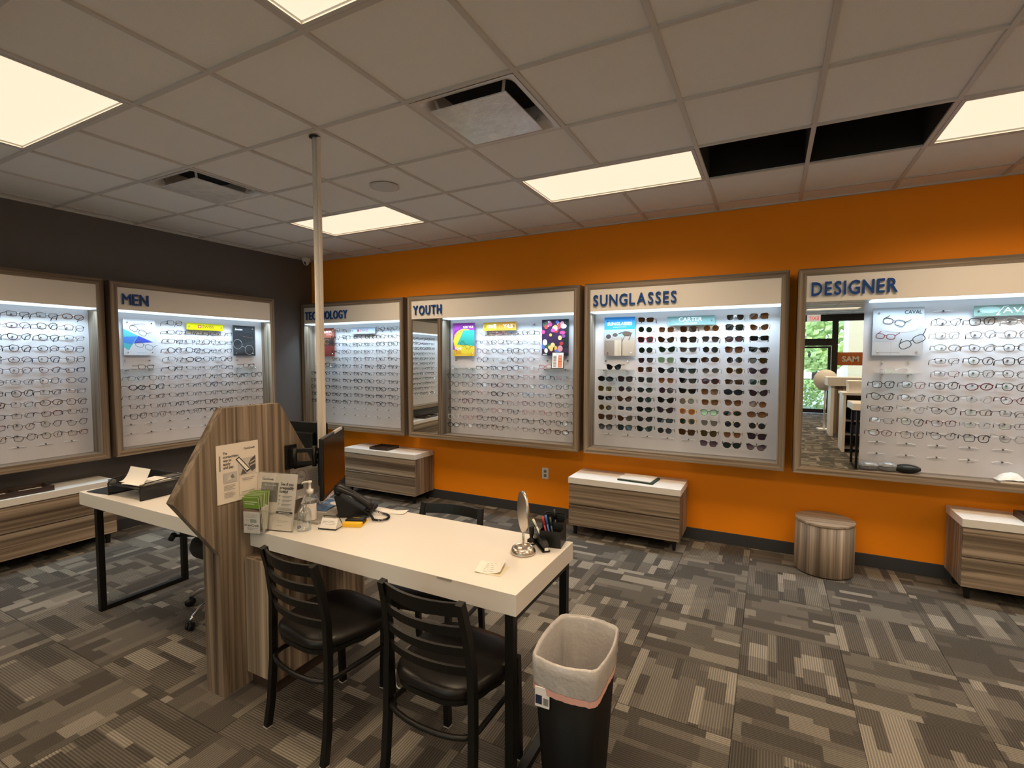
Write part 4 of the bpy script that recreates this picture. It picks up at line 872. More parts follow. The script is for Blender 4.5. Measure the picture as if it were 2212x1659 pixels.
flyer(-2.89, .86, .19, .19, 3.1515, 'grey instruction sheet with black header taped beside the monitor', [('r', .12, .9, 1, 1, (24, 24, 26)), ('o', .34, .62, .2, .22, .002, G1), ('t', 'VGA', .25, .6, .02, G1, .18)] + [('r', .6, .78 - .06 * k, .9, .79 - .06 * k, G2) for k in range(10)] + [('r', .2, .28, .42, .44, (60, 60, 62))], (200, 194, 190), 'instruction_sheet')
# leaning leaflet holder
ang = math.atan2(.059, .242); LB = Matrix.Translation((3.165, -3.125, .78)) @ Matrix.Rotation(math.radians(15), 4, 'Z')
t = thing('leaflet_holder', 'clear acrylic leaflet holder showing See if you prequalify today', 'holder'); t.matrix_world = LB
LN = Matrix.Rotation(math.radians(-11), 4, 'X')
def leaned(nm, m_, b, par): b.xf(LN); return b.build(nm, m_, par)
leaned('sheet', flat((222, 214, 206)), MB().box(0, .222, .0, .001, .006, .282), t)
o = art([('t', 'CareCredit', .1, .88, .014, G1, .3, .0003), ('t', 'See if you', .6, .80, .02, G1, .32, .0005), ('t', 'prequalify', .58, .735, .02, G1, .36, .0005), ('t', 'today!', .58, .67, .02, G1, .22, .0005), ('r', .1, .5, .54, .84, (120, 122, 118)), ('t', 'Pay over time', .18, .78, .012, (235, 235, 230), .3)]
  + [('t', 'v', .58, .6 - .07 * k, .018, G1) for k in range(3)] + [('r', .66, .61 - .07 * k, .92, .618 - .07 * k, G2) for k in range(3)] + [('r', .66, .595 - .07 * k, .86, .603 - .07 * k, G2) for k in range(3)]
  + [('r', .58, .40 - .015 * k, .94, .407 - .015 * k, G2) for k in range(3)] + [('r', .55, .31, .97, .345, (40, 40, 42)), ('r', .62, .322, .9, .332, (220, 216, 210)), ('p', [(.5, .02), (.98, .02), (.98, .24), (.7, .3), (.5, .3)], (206, 198, 186)), ('r', .6, .18, .9, .186, G2), ('r', .6, .16, .8, .166, G2), ('r', .6, .1, .75, .106, G2)], 'print', t, .222, .28, -.001)
o.rotation_euler = (math.radians(-11), 0, 0)
leaned('acrylic_shell', M_CLEAR, MB().box(-.003, .226, -.004, -.0025, .0, .288).box(-.003, .226, .003, .0045, 0, .288).box(-.003, .226, -.0025, .003, 0, .004), t)
MB().add([(-.003, .045, 0), (.226, .045, 0), (.226, .006, .09), (-.003, .006, .09), (-.003, .048, 0), (.226, .048, 0), (.226, .009, .09), (-.003, .009, .09)], [(0, 1, 2, 3), (4, 5, 6, 7), (0, 1, 5, 4)]).build('foot', M_CLEAR, t, fix=False)
MB().box(-.008, .098, -.064, -.062, .0, .125).box(-.008, -.006, -.062, -.004, 0, .125).box(.096, .098, -.062, -.004, 0, .125).box(-.006, .096, -.062, -.004, 0, .003).build('pocket', M_CLEAR, t)
MB().box(-.001, .091, -.0612, -.0602, .004, .110).build('pocket_card', flat((232, 228, 226)), t)
art([('t', 'CareCredit', .16, .32, .016, (30, 60, 66), .78, .0004), ('p', [(.04, .33), (.14, .33), (.09, .44)], (30, 60, 66)), ('r', .1, .9, .9, .905, G1), ('r', .14, .84, .86, .85, G2), ('r', .14, .79, .86, .80, G2), ('r', .14, .74, .8, .75, G2), ('r', .42, .5, .8, .66, (150, 160, 156)), ('r', .12, .6, .36, .62, G2), ('r', .24, .24, .84, .26, G2), ('r', .24, .18, .6, .2, G2)], 'print', t, .092, .106, -.0614, loc=(-.001, 0, .004))
rr = random.Random(3)
for k in range(9):
    tb = thing('green_brochure', 'green folded brochure in the leaflet holder pocket, %s' % ('frontmost of the stack' if k == 0 else ordn[k] + ' from the front'), 'brochure', group='green brochures in the leaflet holder'); tb.matrix_world = LB @ Matrix.Translation((.0, -.040 + .0035 * k, .005 + .001 * k)) @ Matrix.Rotation(math.radians(8 - 2.0 * k), 4, 'X') @ Matrix.Rotation(rr.uniform(-.03, .03), 4, 'Y')
    Hb = .185 if k else .178; box('leaf', flat((222, 222, 210)), 0, .090, 0, .002, 0, Hb, tb)
    if k < 2: art([('r', 0, 0, 1, 1, (60, 46, 38)), ('r', 0, .68, 1, 1, (120, 160, 60)), ('r', .1, .86, .9, .88, (235, 240, 225)), ('r', .1, .8, .7, .82, (235, 240, 225)), ('p', [(0, .68), (1, .62), (1, .5), (.5, .56), (0, .5)], (150, 128, 108)), ('p', [(.1, .5), (.3, .1), (.5, .3), (.62, .05), (.9, .5)], (96, 72, 58)), ('l', .2, 0, .25, .5, .004, (150, 120, 96)), ('l', .45, 0, .4, .5, .004, (140, 112, 90)), ('l', .7, 0, .8, .5, .005, (36, 28, 24))], 'print', tb, .09, Hb, -.0004)
    else: box('cover', flat((120, 160, 60)), 0, .0902, -.0003, 0, Hb * .66, Hb, tb)
# bottles
M_GEL = glassy('clear_gel', (.90, .93, .94), .10, .05)
t = thing('sanitizer_bottle', 'small clear pump bottle nearest the leaflet holder', 'bottle', (3.405, -3.015, .78))
MB().lathe([(.001, .001), (.03, .001), (.033, .006), (.033, .085), (.028, .105), (.013, .118), (.012, .128)], seg=24).build('bottle_body', M_GEL, t)
MB().lathe([(.013, .126), (.015, .128), (.015, .142), (.006, .146), (.006, .165), (.010, .168), (.010, .176), (.001, .178)], seg=16).tube([(0, 0, .172), (-.012, -.018, .171), (-.014, -.024, .166)], .004, 6).build('pump', M_CLEAR, t)
MB().tube([(.002, -.0331, .02), (.002, -.0333, .03)], .009, 8).build('sticker', flat((110, 108, 125)), t)
t = thing('sanitizer_bottle', 'larger clear bottle with white pump and white label', 'bottle', (3.318, -2.905, .78)); t.scale = (.87, .87, .87)
MB().lathe([(.001, .001), (.036, .001), (.04, .006), (.04, .12), (.034, .145), (.016, .16), (.015, .172)], seg=24).build('bottle_body', M_GEL, t)
MB().lathe([(.016, .170), (.021, .171), (.021, .194), (.008, .198), (.007, .215), (.007, .232), (.014, .236), (.013, .246), (.001, .249)], seg=20).tube([(0, 0, .240), (-.02, -.018, .241), (-.03, -.028, .236), (-.031, -.030, .228)], [.006, .006, .005, .004], 8).tube([(0, 0, .17), (.002, 0, .03)], .003, 6).build('pump', MATS['white_plastic'], t)
b = MB(); ns = 10
g = [[(.0405 * math.cos(math.radians(a)), .0405 * math.sin(math.radians(a)), z) for a in [-100 + 120 * q / ns for q in range(ns + 1)]] for z in (.015, .115)]
b.sheet(g).build('label', flat((222, 216, 210)), t, fix=False)
# monitors
def monitor(loc, rz, lab, sticker=True, W=.53, Hh=.338, bulge=True):
    t = thing('monitor', lab, 'monitor', loc, rz)
    box('bezel', M_BLKPL, -W / 2, W / 2, 0, .022, 0, Hh, t, .004)
    box('screen', mat('glossy_screen', (.008, .006, .006), .14, 0, .3), -W / 2 + .014, W / 2 - .014, -.0015, 0, .02, Hh - .014, t)
    if bulge: box('rear_housing', M_BLKPL, -W / 2 + .08, W / 2 - .08, .022, .05, .06, Hh - .06, t, .008)
    if sticker:
        box('label_strip', flat((190, 186, 182)), .02, .2, .001, .016, Hh, Hh + .0008, t); box('label_strip', flat((205, 200, 196)), .0, .2, -.001, -.0003, Hh - .012, Hh, t)
    return t
mx, my = (3.29 + 3.0) / 2, (-2.80 - 2.37) / 2
a = math.atan2(-2.37 + 2.80, 3.0 - 3.29)
MON = Matrix.Translation((3.175, -2.60, .865)) @ Matrix.Rotation(a, 4, 'Z')
mt = monitor((3.175, -2.60, .865), a, 'black flat monitor on the main desk, screen reflecting the orange wall')
def into(t_, b_, nm, m_, bev=0):
    b_.xf(mon_m.inverted()); return b_.build(nm, m_, t_, bev)
PM0 = Matrix.Translation((3.153, -2.89, 1.105))
def arm(b_): return b_.xf(PM0)
mon_m = MON
into(mt, arm(MB().box(0, .012, -.035, .035, -.065, .065)), 'wall_plate', M_BLKMET, .002)
into(mt, arm(MB().tube([(.032, 0, -.05), (.032, 0, .05)], .014, 12).box(.012, .032, -.018, .018, -.045, .045)), 'pivot', M_BLKMET)
e1 = (.105, .070)
for z in (-.034, .034): into(mt, arm(MB().prism([(.028, -.010), (e1[0], e1[1] - .013), (e1[0] + .008, e1[1] + .010), (.024, .014)], 'z', z - .011, z + .011)), 'arm_link', M_BLKMET, .002)
into(mt, arm(MB().tube([(e1[0], e1[1], -.055), (e1[0], e1[1], .055)], .012, 12)), 'elbow', M_BLKMET)
into(mt, arm(MB().tube([(e1[0], e1[1], 0), (-.005, .275, 0)], .014, sq=True)), 'fore_arm', M_BLKMET)
mon_m = Matrix.Translation((2.74, -2.50, .93)) @ Matrix.Rotation(math.radians(185), 4, 'Z')
mt = monitor((2.74, -2.50, .93), math.radians(185), 'black monitor above the left desk, half hidden by the wood divider', False, .5, .3)
into(mt, MB().box(3.086, 3.098, -2.89, -2.81, 1.01, 1.17), 'wall_plate', M_BLKMET)
into(mt, MB().tube([(3.086, -2.85, 1.09), (2.9, -2.80, 1.09), (2.758, -2.555, 1.09)], .014, sq=True), 'arm_link', M_BLKMET)
# card holder, reader, phone
t = thing('card_holder', 'black wire stand holding white business cards', 'holder', (3.50, -2.945, .78), math.radians(15))
MB().tube([(-.048, -.01, .004), (.048, -.01, .004), (.048, .05, .004), (.042, .02, .06)], .002, 6).tube([(-.048, -.01, .004), (-.048, .05, .004), (-.042, .02, .06), (.042, .02, .06)], .002, 6).tube([(-.05, -.018, .01), (-.05, -.018, .003), (.05, -.018, .003), (.05, -.018, .01)], .002, 6).build('wire_frame', M_BLKMET, t)
for k in range(5):
    tb = tag(MB().box(-.0445, .0445, 0, .0006, 0, .051).build('business_card', M_PAPER), ('printed white business card at the front of the wire stand' if k == 0 else 'white business card, %s from the front in the wire stand' % ordn[k]), 'card', 'white business cards in the wire stand')
    tb.matrix_world = t.matrix_world @ Matrix.Translation((0, 0, 0)) if False else Matrix.Translation((3.50, -2.945, .78)) @ Matrix.Rotation(math.radians(15), 4, 'Z') @ Matrix.Translation((0, -.014 + .0012 * k, .006)) @ Matrix.Rotation(math.radians(-28), 4, 'X')
    if k == 0: art([('t', 'Optician', .1, .62, .008, G1, .3), ('r', .42, .7, .8, .73, G2), ('r', .42, .55, .86, .58, G2), ('r', .3, .4, .88, .43, G2), ('r', .1, .5, .28, .53, G2)], 'print', tb, .089, .051, -.0003, loc=(-.0445, 0, 0))
t = thing('card_reader', 'small black and yellow desk gadget in front of the phone', 'gadget', (3.572, -2.85, .78), math.radians(24))
MB().prism([(-.048, 0), (.048, 0), (.048, .05), (.034, .085), (-.034, .085), (-.048, .05)], 'z', .006, .03).build('body', M_BLKPL, t, .006)
MB().prism([(-.05, -.03), (.05, -.03), (.048, 0), (-.048, 0)], 'z', 0, .022).build('yellow_front', mat('yellow_plastic', (.85, .48, .01), .4), t, .003); box('yellow_front', MATS['yellow_plastic'], -.048, .048, 0, .085, 0, .006, t)
b = MB(); vs_, fs, wd = text_geo('med+', .016, 0); b.add([(v[0] - wd / 2, .03 + v[2], .0305) for v in vs_], fs); b.build('lettering', flat((220, 190, 60)), t, fix=False)
PT = Matrix.Translation((3.44, -2.70, .78)) @ Matrix.Rotation(math.radians(117), 4, 'Z') @ Matrix.Scale(.98, 4)
t = thing('desk_phone', 'black office phone with handset on the main desk', 'telephone'); t.matrix_world = PT
# local: +y is the back of the phone, -y the user side; body wedge
MB().prism([(-.10, .012), (-.095, .03), (.075, .125), (.095, .12), (.07, .012)], 'x', -.085, .095).build('body', M_BLKPL, t, .004)
MB().prism([(.02, 0), (.1, 0), (.09, .014), (.02, .014)], 'x', -.07, .08).build('foot', M_BLKPL, t)
MB().tube([(-.055, -.105, .05), (-.055, -.085, .072), (-.055, 0, .128), (-.055, .07, .16), (-.055, .095, .160)], [.018, .02, .015, .019, .02], 12).xf(Matrix.Translation((-.055, 0, 0)) @ Matrix.Scale(1.5, 4, Vector((1, 0, 0))) @ Matrix.Translation((.055, 0, 0))).build('handset', M_BLKPL, t)
MB().tube([(-.055, -.09, .05), (-.055, -.088, .032)], .022, 12).tube([(-.055, .082, .15), (-.055, .078, .128)], .022, 12).build('handset_cup', M_BLKPL, t)
b = MB()
for q in range(12):
    u, v = q % 3, q // 3; y_ = -.075 + v * .022; z_ = .0415 + (y_ + .075) * .559; b.box(-.015 + u * .026, .004 + u * .026, y_ - .007, y_ + .007, z_ - .004, z_ + .006)
b.build('keypad', mat('dark_key', (.05, .05, .055), .4), t)
MB().add([(-.015, .02, .0955), (.08, .02, .0955), (.08, .07, .1235), (-.015, .07, .1235)], [(0, 1, 2, 3)]).build('display', mat('lcd_glass', (.25, .27, .27), .15), t, fix=False)
pc = []
base = [(3.50, -2.73, .80), (3.56, -2.70, .79), (3.62, -2.715, .789), (3.655, -2.76, .789), (3.645, -2.80, .789), (3.60, -2.79, .789), (3.575, -2.74, .789)]
base = [(3.535, -2.665, .80), (3.59, -2.65, .789), (3.64, -2.665, .789), (3.668, -2.705, .789), (3.655, -2.745, .789), (3.615, -2.752, .789), (3.585, -2.73, .789), (3.55, -2.715, .80)]
def catmull(P, n=10):
    out = []
    for i in range(len(P) - 1):
        p0, p1, p2, p3 = [Vector(P[max(0, min(len(P) - 1, i + k))]) for k in (-1, 0, 1, 2)]
        for q in range(n):
            t_ = q / n; out.append(.5 * ((2 * p1) + (p2 - p0) * t_ + (2 * p0 - 5 * p1 + 4 * p2 - p3) * t_ ** 2 + (3 * p1 - p0 - 3 * p2 + p3) * t_ ** 3))
    out.append(Vector(P[-1])); return out
cl = catmull(base, 40); hx = []
for i, p in enumerate(cl):
    d = (cl[min(i + 1, len(cl) - 1)] - cl[max(0, i - 1)]).normalized(); s_ = d.cross(Vector((0, 0, 1))).normalized(); u_ = s_.cross(d)
    a_ = i * 1.15; hx.append(p + s_ * math.cos(a_) * .0055 + u_ * math.sin(a_) * .0055)
tag(MB().tube(hx, .0018, 5).build('coiled_cord', M_BLKPL), 'black coiled phone cord looping on the main desk', 'cord')
# leaflets rack behind phone
t = thing('magazine', 'blue glossy magazine lying under the monitor', 'magazine', (3.31, -2.79, .794), math.radians(108))
MB().sheet([[(.21 * i / 6, .12 * j / 6, .006 + .012 * (j / 6) ** 2 + .008 * math.sin(i)) for i in range(7)] for j in range(7)]).build('cover', mat('magazine_print', (.12, .22, .42), .2, noise=.7, nscale=14), t, fix=False)
box('pages', M_PAPER, 0, .21, 0, .10, -.014, .003, t)
t = thing('printed_sheets', 'striped printed sheets propped under the monitor', 'paper', (3.225, -2.76, .818), math.radians(117))
MB().sheet([[(.24 * i / 4, .006 * j, .06 * j / 4) for i in range(5)] for j in range(5)]).build('sheet', M_PAPER, t, fix=False)
art([('r', .05 + .12 * k, .05, .10 + .12 * k, .95, (205, 170, 160) if k % 2 else (160, 165, 180)) for k in range(8)], 'print', t, .24, .06, -.002, loc=(0, 0, 0)).rotation_euler = (math.radians(-21.8), 0, 0)
t = tag(MB().box(3.17, 3.40, -2.93, -2.65, .7802, .790).build('keyboard_tray', mat('grey_plastic_mat', (.35, .33, .30), .5)), 'grey desk pad under the monitor', 'pad')
def paper(x, y, z, L_, w_, rz, lab, curl=.0, m_=None, nm='paper_sheet', lines=0, seed=0):
    t = thing(nm, lab, 'paper', (x, y, z), rz)
    g = [[(L_ * i / 8 - L_ / 2, w_ * j / 6 - w_ / 2, .0008 + curl * (abs(i / 4 - 1) ** 2.2) * (1 if i > 4 else .5) * (1 + .3 * (j / 6))) for i in range(9)] for j in range(7)]
    MB().sheet(g).build('sheet', m_ or M_PAPER, t, fix=False)
    if lines:
        rr = random.Random(seed); b = MB()
        for k in range(lines):
            y_ = -w_ * .35 + w_ * .7 * k / max(1, lines - 1); x_ = -L_ * .22
            while x_ < L_ * .2:
                l = rr.uniform(.006, .02); b.box(x_, x_ + l, y_, y_ + .0016, .0014 + curl * .1, .0016 + curl * .1); x_ += l + .006
        b.build('handwriting', flat((110, 108, 118)), t, fix=False)
    return t
paper(3.60, -2.585, .7805, .16, .07, .3, 'white paper scrap behind the phone cord', .004, lines=2)
paper(4.452, -2.975, .7805, .105, .11, .28, 'handwritten white note sheet near the front desk corner', .012, mat('note_paper', (.80, .74, .70), .7), lines=5, seed=2)
paper(4.472, -2.985, .7802, .10, .095, .12, 'pale yellow note under the handwritten sheet', .0, mat('yellow_note', (.72, .66, .48), .7))
# table mirror
t = thing('table_mirror', 'round chrome table mirror on the desk corner', 'mirror', (4.50, -2.77, .78))
MB().lathe([(.001, 0), (.052, 0), (.056, .004), (.056, .010), (.048, .027), (.043, .030), (.038, .026), (.028, .016), (.012, .012), (.008, .016), (.001, .016)], seg=36).build('base', M_BRUSH, t)
MB().tube([(0, 0, .014), (0, 0, .10)], .0052, 12).build('stem', M_BRUSH, t)
vd = math.atan2(-2.77 + 4.70, 4.50 - 5.447)                       # view azimuth
mrz = math.radians(-38)
Rm = Matrix.Translation((0, 0, .186)) @ Matrix.Rotation(math.radians(-136), 4, 'Z') @ Matrix.Scale(1.0, 4, Vector((1, 0, 0))) @ Matrix.Rotation(PI / 2, 4, 'Y')
def disc(prof, nm, m_):
    b = MB().lathe(prof, seg=40); b.xf(Matrix.Scale(1.30, 4, Vector((1, 0, 0)))); b.xf(Rm); return b.build(nm, m_, t)
disc([(.062, -.007), (.069, -.006), (.069, .006), (.062, .007)], 'rim', M_BRUSH)
disc([(.001, -.004), (.0622, -.004), (.0622, .004), (.001, .004)], 'mirror_glass', M_MIRROR)
# stapler, stamp, pen cup
t = thing('stapler', 'black stapler in front of the pen cup', 'stapler', (4.540, -2.665, .78), math.radians(-48))
MB().prism([(-.075, 0), (.075, 0), (.075, .006), (-.07, .012)], 'y', -.018, .018).build('base', M_BLKPL, t, .002)
MB().prism([(-.07, .02), (.075, .018), (.078, .028), (.05, .044), (-.05, .046), (-.072, .034)], 'y', -.014, .014).build('top_arm', M_BLKPL, t, .003); box('hinge', M_BLKPL, -.072, -.05, -.012, .012, .008, .03, t); box('nose_plate', M_CHROME, .0745, .079, -.009, .009, .010, .024, t)
t = thing('hand_stamp', 'black round handled stamp behind the table mirror', 'stamp', (4.487, -2.655, .78))
MB().lathe([(.001, 0), (.018, 0), (.02, .006), (.02, .02), (.01, .026), (.0085, .034), (.012, .05), (.012, .078), (.009, .082), (.001, .082)], seg=20).build('handle', M_BLKPL, t); MB().lathe([(.0202, .007), (.0208, .007), (.0208, .012), (.0202, .012)], seg=20).build('ring', M_CHROME, t)
t = thing('pen_cup', 'black tiered desk organiser at the far desk corner', 'organiser', (4.575, -2.615, .78), math.radians(8))
def hollow(x0, x1, y0, y1, h, b, w_=.002):
    b.box(x0, x1, y0, y0 + w_, 0, h); b.box(x0, x1, y1 - w_, y1, 0, h); b.box(x0, x0 + w_, y0 + w_, y1 - w_, 0, h); b.box(x1 - w_, x1, y0 + w_, y1 - w_, 0, h); b.box(x0, x1, y0, y1, 0, .003)
b = MB(); hollow(-.05, .05, -.045, 0, .075, b); hollow(-.05, .05, 0.001, .04, .105, b); hollow(-.05, .05, .041, .062, .13, b); b.build('trays', M_BLKPL, t)
PC = Matrix.Translation((4.575, -2.615, .78)) @ Matrix.Rotation(math.radians(8), 4, 'Z')
for k, (px, py, dx, dy, ln, c, cn) in enumerate(((-.030, -.025, -.055, -.005, .125, (235, 232, 225), 'white'), (-.034, -.010, -.060, -.006, .118, (40, 110, 60), 'green'), (-.012, -.022, -.03, .0, .13, (170, 50, 45), 'red'), (.0, -.02, -.03, .008, .135, (60, 100, 180), 'blue'), (.012, -.018, -.022, .01, .125, (40, 60, 60), 'dark teal'), (.02, .02, -.02, .01, .15, (20, 20, 22), 'black'))):
    tp = thing('pen', '%s marker pen leaning in the black desk organiser' % cn, 'pen', group='pens in the black desk organiser'); tp.matrix_world = PC @ Matrix.Translation((px, py, .006))
    z1 = math.sqrt(ln * ln - dx * dx - dy * dy); MB().tube([(0, 0, 0), (dx * .7, dy * .7, z1 * .7)], .0045, 8).build('barrel', flat(c, .35), tp); MB().tube([(dx * .7, dy * .7, z1 * .7), (dx, dy, z1)], .0052, 8).build('cap', flat(c, .3), tp)
# left desk: wire letter tray and papers
TRM = Matrix.Translation((1.80, -3.145, .78)) @ Matrix.Rotation(math.radians(3), 4, 'Z')
t = thing('letter_tray', 'black mesh letter tray on the left desk', 'tray'); t.matrix_world = TRM
M_MESH = bpy.data.materials.new('black_wire_mesh'); M_MESH.use_nodes = True
nt = M_MESH.node_tree; nt.nodes.clear(); oo = nt.nodes.new('ShaderNodeOutputMaterial'); mxs = nt.nodes.new('ShaderNodeMixShader'); tr_ = nt.nodes.new('ShaderNodeBsdfTransparent'); pb = nt.nodes.new('ShaderNodeBsdfPrincipled'); pb.inputs['Base Color'].default_value = (.01, .01, .01, 1)
mxs.inputs[0].default_value = .58; nt.links.new(tr_.outputs[0], mxs.inputs[1]); nt.links.new(pb.outputs[0], mxs.inputs[2]); nt.links.new(mxs.outputs[0], oo.inputs[0])
TL, TW = .33, .25
MB().box(0, TL, 0, TW, .07, .072).build('mesh_bottom', M_MESH, t); MB().box(0, .002, 0.0, TW, .0, .07).box(TL - .002, TL, 0, TW, 0, .07).box(0.002, TL - .002, TW - .002, TW, .0, .11).box(0, .002, 0, TW, .07, .1).box(TL - .002, TL, 0, TW, .07, .1).build('mesh_side', M_MESH, t)
b = MB()
for x in (0, TL): b.tube([(x, 0, .003), (x, 0, .075), (x, .03, .102), (x, TW, .112), (x, TW, .003), (x, 0, .003)], .0035, 6)
b.tube([(0, TW, .112), (TL, TW, .112)], .0035, 6).tube([(0, 0, .072), (TL, 0, .072)], .0035, 6); b.build('wire_rim', M_BLKMET, t)
tp = thing('paper_sheet', 'white sheet curling up out of the mesh tray', 'paper'); tp.matrix_world = TRM @ Matrix.Translation((.02, .03, .074))
MB().sheet([[(.21 * i / 6, -.0 + .11 * math.sin(j / 8 * 1.5) if False else .02 + .07 * (j / 8), .003 + .085 * (j / 8) ** 2.4) for i in range(7)] for j in range(9)]).build('sheet', M_PAPER, tp, fix=False)
tp = thing('paper_stack', 'loose printed papers lying in the mesh tray', 'paper'); tp.matrix_world = TRM @ Matrix.Translation((.10, .02, .0735)) @ Matrix.Rotation(.1, 4, 'Z')
for k in range(4): MB().sheet([[(.20 * i / 4 + .004 * k, .2 * j / 4, .0015 * k + .003 * math.sin(i + j + k) + .003) for i in range(5)] for j in range(5)]).build('sheet', M_PAPER, tp, fix=False)
paper(2.12, -2.80, .785, .30, .22, .4, 'white papers piled behind the mesh tray', .02)
paper(2.30, -2.74, .800, .28, .22, .1, 'crumpled white sheet on top of the papers beside the divider', .03)
paper(1.68, -3.02, .7805, .22, .28, .15, 'black folder with papers at the left desk end', .008, M_BLKPL, 'folder')
# small floor cable
cp = catmull([(3.75, -2.75, .012), (3.85, -2.85, .006), (3.95, -2.80, .006), (3.90, -2.72, .006), (3.98, -2.62, .006), (4.10, -2.60, .006)], 10)
tag(MB().tube(cp, .0035, 6).build('white_cable', MATS['white_plastic']), 'thin white cable looped on the carpet under the desk', 'cable')

# ------------------------------------------------------------------ chairs
def cafe_chair():
    t = thing('cafe_chair', '', 'chair')
    for s_ in (-1, 1):
        MB().tube([(s_ * .200, -.190, 0.004), (s_ * .198, -.172, .12), (s_ * .195, -.160, .30), (s_ * .194, -.158, .45), (s_ * .188, -.158, .58), (s_ * .180, -.178, .72), (s_ * .174, -.205, .824)], .0135, sq=True).build('back_post', M_BLKMET, t)
        MB().tube([(s_ * .180, .195, .004), (s_ * .178, .18, .44)], .0135, sq=True).build('front_leg', M_BLKMET, t)
        for x, y in ((s_ * .200, -.190), (s_ * .180, .195)): box('glide', MATS['socket_grey'] if False else mat('grey_glide', (.4, .38, .36), .5), x - .014, x + .014, y - .014, y + .014, 0, .006, t)
    for k, z in enumerate((.796, .716, .640, .566)):
        h = (.052, .036, .034, .034)[k]; g1 = []; w0 = .166 + (.824 - z) * .06; yb = -.200 + (.824 - z) * .16
        b = MB(); n = 10
        vv = []
        for i in range(n + 1):
            u = i / n * 2 - 1; x = u * w0; y = yb - .036 * (1 - u * u)
            for dy, dz in ((-.006, -h / 2), (.006, -h / 2), (.006, h / 2), (-.006, h / 2)): vv.append((x, y + dy - dz * .2, z + dz))
        fs = [(i * 4 + q, i * 4 + (q + 1) % 4, (i + 1) * 4 + (q + 1) % 4, (i + 1) * 4 + q) for i in range(n) for q in range(4)] + [(0, 1, 2, 3), (n * 4, n * 4 + 1, n * 4 + 2, n * 4 + 3)]
        b.add(vv, fs, 0, False).build('slat', M_BLKMET, t)
    # seat outline
    def so(s_):
        P = []
        for a_ in range(0, 36):
            an = 2 * PI * a_ / 36; c, q = math.cos(an), math.sin(an); e = .55
            x = .212 * math.copysign(abs(c) ** e, c); y = .205 * math.copysign(abs(q) ** (e + (.25 if q < 0 else 0)), q)
            x *= (.93 if y < 0 else 1.0); P.append((x * s_, y * s_ + .012))
        return P
    prof = [(.94, .447), (.985, .452), (1.0, .466), (.985, .48), (.93, .492), (.7, .498), (.35, .499)]
    vv = []; 
    for s_, z in prof: vv += [(x, y, z) for x, y in so(s_)]
    m_ = 36; fs = [(i * m_ + q, i * m_ + (q + 1) % m_, (i + 1) * m_ + (q + 1) % m_, (i + 1) * m_ + q) for i in range(len(prof) - 1) for q in range(m_)]
    b = MB().add(vv, fs, 0, True); b.add([(x, y, prof[-1][1]) for x, y in so(.35)], [tuple(range(m_))], 0, True); b.add([(x, y, prof[0][1]) for x, y in so(.94)], [tuple(range(m_))]); b.build('seat', M_VINYL, t)
    MB().tube([(x, y, .437) for x, y in so(.92)], .010, sq=True, closed=True).build('seat_frame', M_BLKMET, t)
    ring = [(-.178, .17), (-.186, .05), (-.19, -.12)] + [(-.18 * math.cos(q / 8 * PI), -.148 - .055 * math.sin(q / 8 * PI)) for q in range(9)] + [(.19, -.12), (.186, .05), (.178, .17)]
    MB().tube([(x, y, .33) for x, y in ring], .0105, 8).build('foot_ring', M_BLKMET, t)
    return t
def copytree(o, parent=None):
    c = o.copy(); C.objects.link(c); c.parent = parent
    for ch in o.children: copytree(ch, c)
    return c
ch = cafe_chair(); ch['group'] = 'black ladder back chairs around the desk'
for k, (x, y, rz, lab) in enumerate(((3.722, -3.145, -6, 'black metal ladder back chair nearest the wood divider'), (4.385, -3.142, -2, 'black metal ladder back chair nearest the waste bin'), (3.93, -2.655, 187, 'black metal ladder back chair on the far side of the desk'))):
    q = ch if k == 0 else copytree(ch); q.location = (x, y, 0); q.rotation_euler = (0, 0, math.radians(rz)); q['label'] = lab
# office chair
t = thing('office_chair', 'black swivel chair with chrome star base under the left desk', 'chair', (2.36, -2.715, 0), math.radians(8))
for k in range(5):
    an = math.radians(196 + 72 * k) ; c, s_ = math.cos(an), math.sin(an)
    MB().tube([(c * .03, s_ * .03, .12), (c * .12, s_ * .12, .135), (c * .22, s_ * .22, .11), (c * .28, s_ * .28, .075), (c * .30, s_ * .30, .058)], [.016, .016, .014, .013, .011], 10).build('base_arm', M_CHROME, t)
    b = MB()
    for sg in (-1, 1): b.lathe([(.001, -.008), (.024, -.008), (.026, 0), (.024, .008), (.001, .008)], seg=16).xf(Matrix.Translation((c * .30 - s_ * sg * .013, s_ * .30 + c * sg * .013, .027)) @ Matrix.Rotation(an + .4, 4, 'Z') @ Matrix.Rotation(PI / 2, 4, 'X'), len(b.v) - 16 * 5)
    b.tube([(c * .30, s_ * .30, .027), (c * .30, s_ * .30, .06)], .010, 8); b.build('caster', M_BLKPL, t)
MB().tube([(0, 0, .10), (0, 0, .40)], .026, 14).build('gas_column', M_BLKPL, t)
MB().lathe([(.001, .39), (.20, .39), (.235, .41), (.245, .44), (.235, .475), (.18, .495), (.001, .50)], seg=32, sy=.95).build('seat', M_BLKFAB, t)
MB().tube([(-.1, -.03, .42), (-.2, -.1, .49), (-.31, -.16, .495)], .009, 8).tube([(-.31, -.16, .505), (-.335, -.165, .47)], .018, 10).build('lever', M_BLKPL, t)
MB().tube([(0, .18, .42), (0, .26, .44), (0, .27, .66)], .02, sq=True).build('back_bar', M_BLKPL, t)
MB().prism([(-.2, .52), (.2, .52), (.18, .69), (-.18, .69)], 'y', .25, .29).build('backrest', M_BLKFAB, t, .01)

